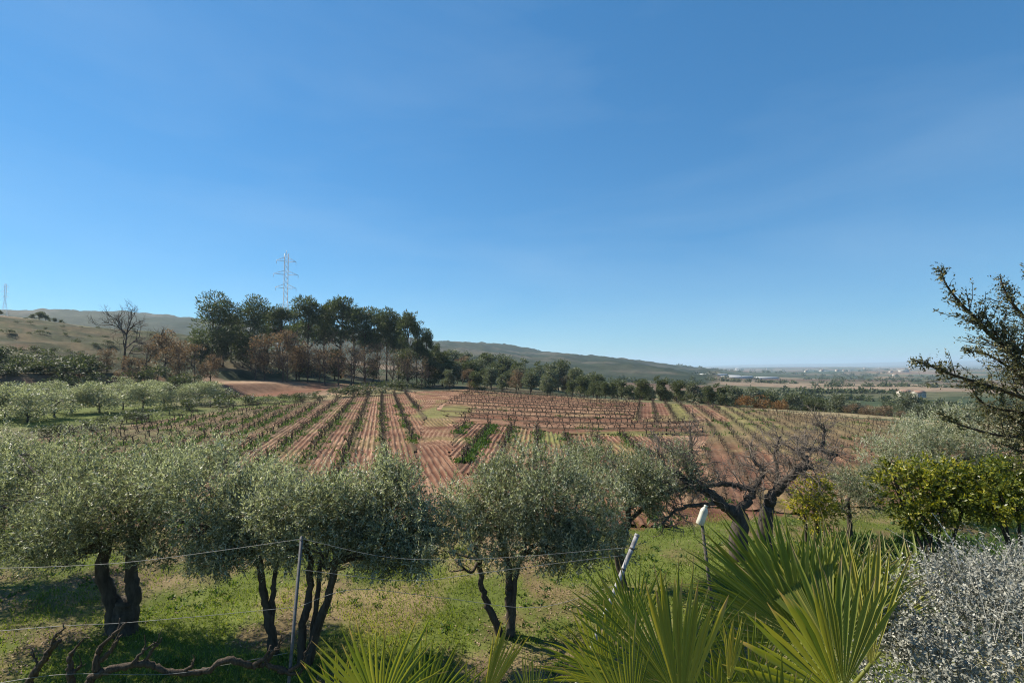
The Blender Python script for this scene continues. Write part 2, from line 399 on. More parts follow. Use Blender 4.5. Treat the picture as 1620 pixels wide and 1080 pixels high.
def palm_mat():
    m, nt, out = new_mat('palm_frond_mat')
    v = node(nt, 'ShaderNodeAttribute', attribute_name='var'); t = node(nt, 'ShaderNodeAttribute', attribute_name='tip')
    y = node(nt, 'ShaderNodeAttribute', attribute_name='age')
    c = ramp(nt, [(0, (0.075, 0.115, 0.022)), (0.6, (0.16, 0.20, 0.038)), (1, (0.28, 0.29, 0.07))], v.outputs['Fac'])
    yc = ramp(nt, [(0, (0.30, 0.27, 0.045)), (1, (0.42, 0.34, 0.07))], v.outputs['Fac'])
    mx = node(nt, 'ShaderNodeMix', data_type='RGBA'); nt.links.new(y.outputs['Fac'], mx.inputs[0]); nt.links.new(c, mx.inputs[6]); nt.links.new(yc, mx.inputs[7])
    tf = ramp(nt, [(0.86, (0, 0, 0)), (0.985, (1, 1, 1))], t.outputs['Fac'])
    mx2 = node(nt, 'ShaderNodeMix', data_type='RGBA'); nt.links.new(tf, mx2.inputs[0]); nt.links.new(mx.outputs[2], mx2.inputs[6]); mx2.inputs[7].default_value = (0.36, 0.26, 0.15, 1)
    p = node(nt, 'ShaderNodeBsdfPrincipled'); p.inputs['Roughness'].default_value = 0.5; p.inputs['Specular IOR Level'].default_value = 0.3
    nt.links.new(mx2.outputs[2], p.inputs['Base Color'])
    tr = node(nt, 'ShaderNodeBsdfTranslucent')
    mul = node(nt, 'ShaderNodeMix', data_type='RGBA', blend_type='MULTIPLY'); mul.inputs[0].default_value = 1
    nt.links.new(mx2.outputs[2], mul.inputs[6]); mul.inputs[7].default_value = (1.3, 1.25, 0.4, 1); nt.links.new(mul.outputs[2], tr.inputs[0])
    ms = node(nt, 'ShaderNodeMixShader'); ms.inputs[0].default_value = 0.4
    nt.links.new(p.outputs[0], ms.inputs[1]); nt.links.new(tr.outputs[0], ms.inputs[2]); nt.links.new(ms.outputs[0], out.inputs[0])
    return m
M['palm'] = palm_mat()

# ------------------------------------------------------------------ the ground
def inside(poly, x, y):
    poly = np.asarray(poly); r = np.zeros(np.shape(x), bool); n = len(poly)
    for i in range(n):
        x1, y1 = poly[i]; x2, y2 = poly[(i + 1) % n]
        c = ((y1 > y) != (y2 > y)) & (x < (x2 - x1) * (y - y1) / (y2 - y1 + 1e-12) + x1)
        r ^= c
    return r
RED = V(0.125, 0.056, 0.034); TAN = V(0.34, 0.215, 0.138); DRY = V(0.23, 0.175, 0.09); GRN = V(0.11, 0.135, 0.03)
OLV = V(0.13, 0.12, 0.058); DKG = V(0.038, 0.052, 0.022); FOREST = V(0.040, 0.055, 0.026)

FIELD_OUT = [gp(-330, 835), gp(75, 693), gp(380, 649), gp(560, 631), gp(660, 621), gp(745, 616), gp(1000, 631), gp(1125, 639), gp(1425, 665), gp(1560, 720), gp(1500, 790), gp(1000, 838)]

def terrain():
    azs = np.concatenate([np.arange(-180, -52, 4.0), np.arange(-52, 52, 0.24), np.arange(52, 180, 4.0)])
    rs = np.concatenate([[0.6], np.exp(np.linspace(math.log(1.5), math.log(16000), 430))])
    A, Rr = np.meshgrid(np.radians(azs), rs)
    x = Rr * np.sin(A); y = Rr * np.cos(A); z = height(x, y)
    nr, na = x.shape
    i, j = np.meshgrid(np.arange(nr - 1), np.arange(na), indexing='ij')
    a = i * na + j; b = i * na + (j + 1) % na
    q = np.stack([a, b, b + na, a + na], -1).reshape(-1, 4)
    x = x.ravel(); y = y.ravel(); z = z.ravel(); r = np.hypot(x, y); az = np.degrees(np.arctan2(x, y))
    u = 810 + 810 * x / np.maximum(y, 1e-3)
    # colours by zone
    n1 = fbm(x * 0.5, y * 0.5, 21); n2 = fbm(x * 0.09, y * 0.09, 22); n3 = fbm(x * 2.2, y * 2.2, 23)
    c = mixc(GRN * 0.85, DRY * 0.85, smooth(0.48, 0.66, n1))
    c = mixc(c, V(0.16, 0.10, 0.062), smooth(0.56, 0.72, fbm(x * 0.8, y * 0.8, 31)) * 0.7)
    fin = inside(FIELD_OUT, x, y)
    c = np.where(fin[:, None], mixc(RED, TAN, smooth(0.3, 0.7, n1)), c)
    # rough pasture, shrubs, bare red patches outside the vineyard
    mid = (r > 30) & ~fin
    pasture = mixc(OLV, V(0.26, 0.205, 0.115), smooth(0.38, 0.62, fbm(x * 0.05, y * 0.22, 41)))
    pasture = mixc(pasture, DKG, smooth(0.56, 0.66, fbm(x * 0.07, y * 0.28, 42)) * 0.85)
    pasture = mixc(pasture, V(0.24, 0.13, 0.085), smooth(0.62, 0.7, fbm(x * 0.04, y * 0.12, 43)) * 0.8)
    c = np.where(mid[:, None], pasture, c)
    st = 1.7; 
    tzm = smooth(60, 74, r) * (1 - smooth(175, 200, r)) * (1 - smooth(-26, -18, az)) * (az > -100)
    pasture2 = mixc(V(0.058, 0.062, 0.026), V(0.10, 0.077, 0.042), smooth(.35, .6, fbm(x * .08, y * .3, 45)))
    pasture2 = mixc(pasture2, V(0.035, 0.04, 0.02), smooth(.5, .62, fbm(x * .12, y * .5, 46)) * .8)
    slope = np.abs(height(x + .5 * np.sin(np.radians(az)), y + .5 * np.cos(np.radians(az))) - height(x - .5 * np.sin(np.radians(az)), y - .5 * np.cos(np.radians(az))))
    pasture2 = mixc(pasture2, mixc(DKG * .8, V(0.17, 0.09, 0.055), smooth(.5, .62, fbm(x * .06, y * .06, 47))), smooth(.25, .5, slope) * .8)
    c = mixc(c, pasture2, tzm * mid)
    # orchard grass strip
    orch = (az < -22) & (r > 34) & (r < 76) & ~fin
    c = np.where(orch[:, None], mixc(GRN * 0.85, OLV, smooth(0.42, 0.6, n2)), c)
    # red field and earth track in front of the pines
    redf = inside([gp(335, 612), gp(560, 609), gp(660, 600), gp(520, 596.5), gp(345, 592)], x, y) | inside([ground(300, 66)[:2], ground(570, 74)[:2], ground(600, 98)[:2], ground(330, 92)[:2]], x, y)
    c = np.where(redf[:, None], mixc(RED * 1.2, V(0.27, 0.18, 0.115), smooth(0.25, 0.55, n2)), c)
    # wood floor and the valley woods
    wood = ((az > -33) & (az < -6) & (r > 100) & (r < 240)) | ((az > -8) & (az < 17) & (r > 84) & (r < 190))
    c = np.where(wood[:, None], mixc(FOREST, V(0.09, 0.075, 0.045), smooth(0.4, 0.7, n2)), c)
    # patchwork of far fields
    cs = 120.0
    ca, sa = cos(0.5), sin(0.5)
    gx = (x * ca - y * sa) / (cs * 2.6) + fbm(x * 0.002, y * 0.002, 61) * 0.8; gy = (x * sa + y * ca) / cs + fbm(x * 0.003, y * 0.003, 62) * 0.8
    hsh = _hash(np.floor(gx), np.floor(gy), 63)
    pal = np.array([V(0.21, 0.125, 0.085), V(0.25, 0.18, 0.11), V(0.12, 0.12, 0.062), V(0.18, 0.14, 0.09), V(0.30, 0.22, 0.15), V(0.055, 0.066, 0.034), V(0.16, 0.10, 0.07), V(0.07, 0.085, 0.042)])
    ff = pal[(hsh * 7.99).astype(int)] * (0.55 + 0.35 * fbm(x * 0.02, y * 0.02, 64))[:, None]
    hedge = smooth(0.42, 0.48, np.abs((gy % 1) - 0.5)) + smooth(0.46, 0.49, np.abs((gx % 1) - 0.5))
    ff = mixc(ff, DKG, np.clip(hedge, 0, 1) * 0.9)
    ff = mixc(ff, FOREST, smooth(0.55, 0.6, fbm(x * 0.004, y * 0.009, 66)))
    far = smooth(210, 250, r)
    c = mixc(c, ff, far)
    # forested ridges
    rid = smooth(350, 520, r) * (1 - smooth(2300, 3000, r)) * (1 - smooth(20.5, 22.5, az))
    fc = mixc(FOREST * .6, V(0.042, 0.047, 0.026), smooth(0.52, 0.62, fbm(x * 0.012, y * 0.012, 71)))
    fc = mixc(fc, V(0.09, 0.078, 0.055), smooth(0.64, 0.68, fbm(x * 0.008, y * 0.008, 72)) * 0.7)
    c = mixc(c, fc, rid)
    # brown field in the dip beyond the vineyard
    bf = (az > 12) & (az < 23.5) & (r > 245) & (r < 390)
    c = np.where(bf[:, None], mixc(V(0.10, 0.062, 0.042), V(0.13, 0.09, 0.06), smooth(0.4, 0.6, fbm(x * 0.03, y * 0.2, 75))), c)
    mb = MB(); mb.add(np.stack([x, y, z], 1), q)
    # closing disc at the viewer's feet
    mb.add(np.vstack([[0, 0, float(height(0.0, 0.01))], np.stack([x[:na], y[:na], z[:na]], 1)]), None, [(0, 1 + (k + 1) % na, 1 + k) for k in range(na)])
    c = np.vstack([c, c[:1], c[:na]])
    o = obj('ground', mb.mesh('ground', M['terrain'], True, c))
    tag(o, 'rolling ground of lawn, pasture, far fields and wooded ridges', 'ground', kind='structure')
terrain()

# ------------------------------------------------------------------ vineyard blocks
def row_dir(az): a = R_(az); return V(sin(a), cos(a)), V(cos(a), -sin(a))   # along, across (to the right)
def par(origin, az):
    d, n = row_dir(az); o = np.asarray(origin)
    return (lambda t, s: (o[0] + t * n[0] + s * d[0], o[1] + t * n[1] + s * d[1]))
def fan(L0, L1, R0, R1, nrow, bow=0.0):
    L0, L1, R0, R1 = map(np.asarray, (L0, L1, R0, R1))
    def f(t, s):                          # t: row number, s: 0..1 along
        a = t / nrow
        lx = L0[0] + (L1[0] - L0[0]) * a; ly = L0[1] + (L1[1] - L0[1]) * a
        rx = R0[0] + (R1[0] - R0[0]) * a; ry = R0[1] + (R1[1] - R0[1]) * a
        return lx + (rx - lx) * s, ly + (ry - ly) * s - bow * (1 - a) * 4 * s * (1 - s)
    return f
POLY = {
    'A': [gp(-330, 835), gp(75, 693), gp(380, 649), gp(560, 631), gp(655, 622), gp(674, 664), gp(655, 705), gp(660, 838)],
    'B': [gp(655, 622), gp(745, 616), gp(690, 645), gp(721, 668), gp(712, 720), gp(745, 760), gp(795, 838), gp(660, 838), gp(655, 705), gp(674, 664)],
    'D': [gp(721, 668), gp(800, 674), gp(900, 688), gp(1060, 688), gp(1110, 720), gp(1060, 838), gp(795, 838), gp(745, 760), gp(712, 720)],
    'C': [gp(690, 645), gp(745, 616), gp(1000, 631), gp(1012, 638), gp(1000, 667), gp(1100, 667), gp(1120, 690), gp(1060, 688), gp(900, 688), gp(800, 674), gp(721, 668)],
    'E': [gp(1012, 638), gp(1000, 631), gp(1125, 639), gp(1155, 667), gp(1100, 667), gp(1000, 667)],
    'F': [gp(1125, 639), gp(1425, 665), gp(1560, 720), gp(1500, 790), gp(1060, 838), gp(1110, 720), gp(1120, 690), gp(1100, 667), gp(1155, 667)],
}
# mapping, t range, s range, row spacing in t, furrows per row gap, step along
dA = -14.3
oA = gp(654, 702)
BLK = {
    'A': dict(f=par(oA, dA), t=(-40, 10), s=(-22, 66), gap=1.75, nf=6, vines=True, step=0.8, seed=1, cell=(0.056, 0.7)),
    'B': dict(f=par(oA, dA - 1.0), t=(-6, 16), s=(-18, 66), gap=1.75, nf=6, vines=False, step=1, seed=2, cell=(0.056, 0.6)),
    'D': dict(f=par(gp(850, 690), 3.0), t=(-14, 16), s=(-20, 14), gap=1.75, nf=6, vines=True, step=0.75, seed=3, cell=(0.056, 0.6)),
    'C': dict(f=fan(V(-4.9, 40.0), V(-8.0, 93.0), V(14.6, 38.5), V(19.5, 67.0), 11, 3.0), t=(-2.5, 11), s=(-0.08, 1.12), gap=1.0, nf=8, vines=True, step=0.02, seed=4, cell=(0.025, 0.03)),
    'E': dict(f=par(gp(1060, 650), 14.5), t=(-10, 12), s=(-18, 30), gap=1.5, nf=4, vines=True, step=1.0, seed=5, cell=(0.12, 0.6)),
    'F': dict(f=par(gp(1200, 680), 17.0), t=(-14, 34), s=(-22, 50), gap=1.05, nf=3, vines=True, step=0.7, seed=6, cell=(0.14, 0.7)),
}
def row_hash(k, s): return _hash(np.asarray(k, float) + 1000, np.asarray(k, float) * 0 + 7, s)

def field_patch(key, name, label):
    B = BLK[key]; poly = POLY[key]
    ts = np.arange(B['t'][0], B['t'][1], B['cell'][0]); ss = np.arange(B['s'][0], B['s'][1], B['cell'][1])
    T, S = np.meshgrid(ts, ss, indexing='ij')
    ja = B['cell'][0] * 0.25
    T = T + (rng.random(T.shape) - .5) * ja
    bend = 0
    if key == 'B':                        # the tractor turned here: furrows swing
        bend = 2.2 * np.sin(S * 0.11 + 0.4) * smooth(0, 12, S + 4)
    x, y = B['f'](T, S)
    ph = (T + bend) / B['gap']
    k = np.floor(ph); fr = ph - k
    dist = np.minimum(fr, 1 - fr) * B['gap'] * (1 if key != 'C' else 3.6)   # metres to the nearest vine row
    fur = np.sin(ph * B['nf'] * 2 * pi + (fbm(x * .6, y * .6, 81) - .5) * 2.5)
    fur = np.sign(fur) * np.abs(fur) ** .7
    rough = fbm(x * 1.6, y * 1.6, 82) - .5; clod = vnoise(x * 6, y * 6, 83) - .5
    inrow = (1 - smooth(0.16, 0.36, dist)) if key != 'C' else (1 - smooth(0.3, 0.7, dist))
    amp = 0.042 if key not in 'EF' else 0.015
    if not B['vines']: inrow = inrow * 0
    g = gp(702, 652); wgrass = (1 - smooth(0.7, 1.2, np.hypot((x - g[0]) / 2.8, (y - g[1]) / 9.0))) * .9
    z = height(x, y) + 0.035 + amp * fur * (1 - inrow) * (0.35 + 0.9 * vnoise(x * .7, y * .7, 88)) * (1 - wgrass) + inrow * 0.05 + rough * 0.07 + clod * 0.05
    brk = smooth(.30, .55, fbm(x * .9, y * .9, 87, 3))
    h1 = row_hash(k, 91 + B['seed']); h2 = row_hash(k, 131 + B['seed'])
    n1 = fbm(x * .35, y * .35, 84); n2 = fbm(x * 1.3, y * 1.3, 85)
    ridge = smooth(-0.3, 0.7, fur + (n2 - .5) * 1.4)
    tanish = np.clip(h1 * 1.0 + (n1 - .5) * 1.1, 0, 1)
    c = mixc(RED * 0.92, TAN * 0.95, np.clip(ridge * (0.25 + 0.65 * tanish) * (.4 + .6 * brk) + (n2 - .5) * 0.5 + .06, 0, 1))
    if key == 'A':
        left = 1 - smooth(-22, -10, x + 0.26 * (y - 30))
        c = mixc(c, mixc(DRY, OLV, ridge * 0.6), left * (0.45 + 0.5 * smooth(0.35, 0.65, n1)))
    if key == 'F':
        c = mixc(c, mixc(OLV * 1.0, DRY * .8, n2), (0.62 + 0.2 * smooth(0.4, 0.6, n1)) * smooth(25, 32, y + (n1 - .5) * 6))
    weedy = smooth(0.55, 0.72, n1 + (h2 - .5) * 0.25) * (0.4 if key in 'ABCE' else 0.5)
    if key == 'D': weedy = np.maximum(weedy, (k == 0) * smooth(-6, -2, S) * 0.95)
    if key == 'E': weedy = np.maximum(weedy, ((k == 0) | (k == 4)) * 0.85)
    g = gp(702, 652); gd = np.hypot((x - g[0]) / 2.8, (y - g[1]) / 9.0)
    weedy = np.maximum(weedy, (1 - smooth(0.6, 1.1, gd + (n1 - .5) * .5)) * 0.9)
    g = gp(1010, 687); gd = np.hypot((x - g[0]) / 4.5, (y - g[1]) / 1.3)
    weedy = np.maximum(weedy, (1 - smooth(0.6, 1.1, gd + (n1 - .5) * .4)) * 0.85)
    c = mixc(c, mixc(GRN * 1.05, DRY, n2 * 0.8), weedy)
    c = mixc(c, mixc(V(0.075, 0.05, 0.032), mixc(GRN * 0.5, DRY * 0.55, n1), h2 * (1 if key != 'C' else .4)), inrow * (0.6 + 0.3 * n1) * (1 if key != 'F' else .5))
    nT, nS = T.shape
    i, j = np.meshgrid(np.arange(nT - 1), np.arange(nS - 1), indexing='ij')
    q = np.stack([i * nS + j, (i + 1) * nS + j, (i + 1) * nS + j + 1, i * nS + j + 1], -1).reshape(-1, 4)
    xf = x.ravel(); yf = y.ravel()
    cx = xf[q].mean(1); cy = yf[q].mean(1)
    wob = (fbm(cx * .5, cy * .5, 86) - .5) * 0.8
    q = q[inside(poly, cx + wob, cy + wob)]
    # face the sky
    a_, b_, d_ = q[:, 0], q[:, 1], q[:, 3]
    up = (xf[b_] - xf[a_]) * (yf[d_] - yf[a_]) - (yf[b_] - yf[a_]) * (xf[d_] - xf[a_])
    q[up < 0] = q[up < 0][:, ::-1]
    used = np.unique(q); re = -np.ones(len(xf), int); re[used] = np.arange(len(used))
    mb = MB(); mb.add(np.stack([xf, yf, z.ravel()], 1)[used], re[q])
    o = obj(name, mb.mesh(name, M['soil'], True, c.reshape(-1, 3)[used]))
    tag(o, label, 'field', kind='structure')
field_patch('A', 'plowed_field', 'red and tan plowed soil with straight vine rows')
field_patch('B', 'plowed_headland', 'bare plowed headland with curving furrows between vine blocks')
field_patch('D', 'plowed_field', 'red plowed soil under the nearest short vine rows')
field_patch('C', 'plowed_field', 'red soil under the vine rows that run across the slope')
field_patch('E', 'plowed_field', 'red soil strips under the short vine rows at the field edge')
field_patch('F', 'vineyard_field', 'olive tan soil under closely set vine rows')

# ---- grapevines
def vine_mesh(seed, fine=True):
    g = np.random.default_rng(seed); mb = MB()
    h = g.uniform(0.32, 0.48); lean = g.normal(0, .06, 2)
    p0 = V(0, 0, -0.05); p1 = V(lean[0] * .6 + g.normal(0, .02), lean[1] * .6, h * .5); p2 = V(lean[0], lean[1], h)
    tube(mb, [p0, p1, p2], [0.05, 0.038, 0.048], 5)
    for k in range(g.integers(3, 5)):
        a = g.uniform(0, 2 * pi) if k > 1 else (pi / 2 if k == 0 else -pi / 2) + g.normal(0, .35)
        d = V(cos(a), sin(a), 0)
        e = p2 + d * (g.uniform(.35, .6) if k < 2 else g.uniform(.1, .2)) + V(0, 0, g.uniform(.04, .2))
        tube(mb, [p2 - V(0, 0, .03), p2 + d * .08 + V(0, 0, .03), e], [0.034, 0.028, 0.022], 4)
        for c in range(g.integers(2, 4)):
            t = p2 + (e - p2) * g.uniform(.4, 1) + V(*(g.normal(0, .10, 2)), g.uniform(.12, .42))
            m_ = (e + t) / 2 + V(*(g.normal(0, .03, 2)), 0)
            tube(mb, [e - V(0, 0, .02), m_, t], [0.014, 0.011, 0.007], 3)
    return mb
VINES = [vine_mesh(200 + i) for i in range(10)]
VME = [m.mesh('grapevine', M['vine_bark'], True) for m in VINES]
SKYL = np.array([(-200, 690), (0, 690), (200, 712), (330, 700), (420, 735), (480, 765), (600, 750), (690, 815), (760, 790), (790, 715), (950, 718), (1040, 735), (1120, 745), (1340, 712), (1400, 690), (1620, 660), (1800, 640)], float)
allv = []
for key in 'ADCEF':
    B = BLK[key]; poly = POLY[key]
    k0 = int(math.ceil(B['t'][0] / B['gap'])); k1 = int(B['t'][1] / B['gap'])
    for k in range(k0, k1 + 1):
        s = np.arange(B['s'][0], B['s'][1], B['step']) + rng.uniform(0, B['step']) + rng.normal(0, 0.08 * B['step'], len(np.arange(B['s'][0], B['s'][1], B['step'])))
        x, y = B['f'](np.full(len(s), k * B['gap']) , s)
        x = x + rng.normal(0, .05, len(x)); y = y + rng.normal(0, .05, len(x))
        dxy = (B['f'](k * B['gap'], B['s'][0] + (B['s'][1] - B['s'][0]) * .5), B['f'](k * B['gap'], B['s'][0] + (B['s'][1] - B['s'][0]) * .6))
        hd = atan2(dxy[1][1] - dxy[0][1], dxy[1][0] - dxy[0][0]) - pi / 2
        ok = inside(poly, x, y) & (rng.random(len(x)) > 0.06)
        g = gp(702, 652); ok &= np.hypot((x - g[0]) / 2.4, (y - g[1]) / 8.0) > 1
        for xx, yy in zip(x[ok], y[ok]): allv.append((key, k, xx, yy, hd))
vx = np.array([v[2] for v in allv]); vy = np.array([v[3] for v in allv]); vz = height(vx, vy)
vu = 810 + 810 * vx / vy; vp = 578 + 810 * (CAM_Z - vz) / vy
vis = (vu > -10) & (vu < 1630) & (vp - 810 * 0.5 / vy < np.interp(vu, SKYL[:, 0], SKYL[:, 1]))
order = np.argsort(np.where(vis, vy, 1e6))
single = set(order[:300].tolist())
BNAME = {'A': 'the long straight block', 'D': 'the short near block', 'C': 'the crosswise block', 'E': 'the far edge block', 'F': 'the dense right block'}
rows = {}
for i in sorted(single): rows.setdefault((allv[i][0], allv[i][1]), []).append(i)
rid_ = {}
for key in 'ADCEF':
    for n, k in enumerate(sorted(k for (b, k) in rows if b == key)): rid_[(key, k)] = n
for rk, ids in rows.items():
    ids.sort(key=lambda i: vy[i])
    for n, i in enumerate(ids):
        o = obj('grapevine', VME[i % 10], None, (vx[i], vy[i], vz[i] + 0.06))
        o.rotation_euler = (0, 0, allv[i][4] + rng.normal(0, .25) + pi * (i % 2)); sc = rng.uniform(.55, .8) * {'F': .62, 'E': .85, 'C': 1.2}.get(rk[0], 1.0); o.scale = (sc, sc, sc * rng.uniform(.9, 1.15) * (.72 if rk[0] == 'C' else 1))
        tag(o, 'bare pruned grapevine, %s in row %s of %s' % (ordw(n), ordw(rid_[rk]), BNAME[rk[0]]), 'grapevine', 'grapevines in the plowed field')
mbv = MB()
VA = [(np.concatenate(m.v), np.concatenate(m.q)) for m in VINES]
for i in range(len(allv)):
    if i in single: continue
    v, q = VA[i % 10]; a = allv[i][4] + rng.normal(0, .25) + pi * (i % 2); sc = rng.uniform(.55, .8) * {'F': .62, 'E': .85, 'C': 1.2}.get(allv[i][0], 1.0)
    rot = np.array([[cos(a), -sin(a), 0], [sin(a), cos(a), 0], [0, 0, .76 if allv[i][0] == 'C' else 1.05]]) * sc
    mbv.add(v @ rot.T + V(vx[i], vy[i], vz[i] + 0.06), q)
tag(obj('distant_grapevines', mbv.mesh('distant_grapevines', M['vine_bark'], True)), 'rows of small bare grapevines farther across the vineyard', 'grapevines', kind='stuff')

# weeds growing along the vine rows
def tufts(mb, x, y, n, spread, hgt, wid, g, lift=0.05, flat=0.5):
    N = len(x) * n
    bx = np.repeat(x, n) + g.normal(0, 1, N) * np.repeat(spread, n); by = np.repeat(y, n) + g.normal(0, 1, N) * np.repeat(spread, n)
    bz = height(bx, by) + lift
    d = np.stack([g.normal(0, flat, N), g.normal(0, flat, N), np.full(N, 1.0)], 1)
    L = hgt * g.uniform(.5, 1.3, N)
    nn = unit(g.normal(0, 1, (N, 3)))
    leaves(mb, np.stack([bx, by, bz], 1), d, nn, L, wid * g.uniform(.7, 1.3, N), np.clip(g.normal(.5, .22, N), 0, 1))
mbw = MB(); g = np.random.default_rng(5)
lush = np.array([(0.9 if (allv[i][0] == 'D' and allv[i][1] in (-4, -3, -2)) else 0.75 if allv[i][0] in 'AD' else 0.06) * (0.4 + 1.2 * row_hash(allv[i][1], 77)) for i in range(len(allv))])
pick = (g.random(len(allv)) < lush * (0.4 + 1.2 * smooth(.4, .6, fbm(vx * .2, vy * .2, 95)))) & (vy < 60)
# no tufts where the block is kept bare
wx = np.repeat(vx[pick], 4) + g.normal(0, .22, pick.sum() * 4); wy = np.repeat(vy[pick], 4) + g.normal(0, .4, pick.sum() * 4)
tufts(mbw, wx, wy, 9, np.full(len(wx), .12), .20, .06, g)
strong = np.array([allv[i][0] == 'D' and allv[i][1] in (-4, -3, -2) for i in range(len(allv))])
wx = np.repeat(vx[strong], 7) + g.normal(0.2, .26, strong.sum() * 7); wy = np.repeat(vy[strong], 7) + g.normal(0, .3, strong.sum() * 7)
kk = fbm(wx * .7, wy * .7, 97) > .45
tufts(mbw, wx[kk], wy[kk], 12, np.full(kk.sum(), .12), .2, .07, g)
tag(obj('row_weeds', mbw.mesh('row_weeds', M['weed'])), 'green weeds growing along the vine rows', 'weeds', kind='stuff')

# ------------------------------------------------------------------ trees: shared makers
def shoots(mb, c, d, L, nleaf, ll, lw, g, var0=0.5, vsp=0.2, ang=0.9, up=0.0, twig=None):
    """Leafy shoots: start points c, directions d, lengths L; leaves set along each."""
    N = len(c); d = unit(d)
    t = (np.arange(nleaf) + 0.5) / nleaf
    t = t[None, :] + g.uniform(-.5, .5, (N, nleaf)) / nleaf
    Lc = np.broadcast_to(L, (N,))
    bend = g.normal(0, .18, (N, 3)); bend[:, 2] += up
    p = c[:, None] + d[:, None] * (t * Lc[:, None])[..., None] + bend[:, None] * ((t ** 2) * Lc[:, None])[..., None]
    ax = unit(d[:, None] + bend[:, None] * 2 * t[..., None])
    o = unit(g.normal(0, 1, (N, nleaf, 3)))
    o = unit(o - ax * (o * ax).sum(-1, keepdims=True))
    ld = unit(ax * cos(ang) + o * sin(ang) + g.normal(0, .12, (N, nleaf, 3)))
    nrm = unit(np.cross(ld, np.cross(ax, ld)) + g.normal(0, .5, (N, nleaf, 3)))
    v0 = np.broadcast_to(var0, (N,))
    var = np.clip(v0[:, None] + g.normal(0, vsp, (N, nleaf)), 0, 1)
    sc = (1 - 0.45 * t ** 3) * g.uniform(.7, 1.2, (N, nleaf))
    leaves(mb, p.reshape(-1, 3), ld.reshape(-1, 3), nrm.reshape(-1, 3), (ll * sc).ravel(), (lw * sc).ravel(), var.ravel())
    if twig is not None:
        tb, r = twig
        for k in range(N):
            tt = np.array([0, .5, 1.0])
            tube(tb, c[k] + d[k] * (tt * Lc[k])[:, None] + bend[k] * ((tt ** 2) * Lc[k])[:, None], [r, r * .8, r * .4], 3, False)

def in_lobe(lobe, n, g, shell=2.2):
    c, r = np.asarray(lobe[0]), np.asarray(lobe[1])
    w = unit(g.normal(0, 1, (n, 3)))
    rr = g.random(n) ** (1 / shell)
    return c + w * r * rr[:, None], unit(w / r), rr

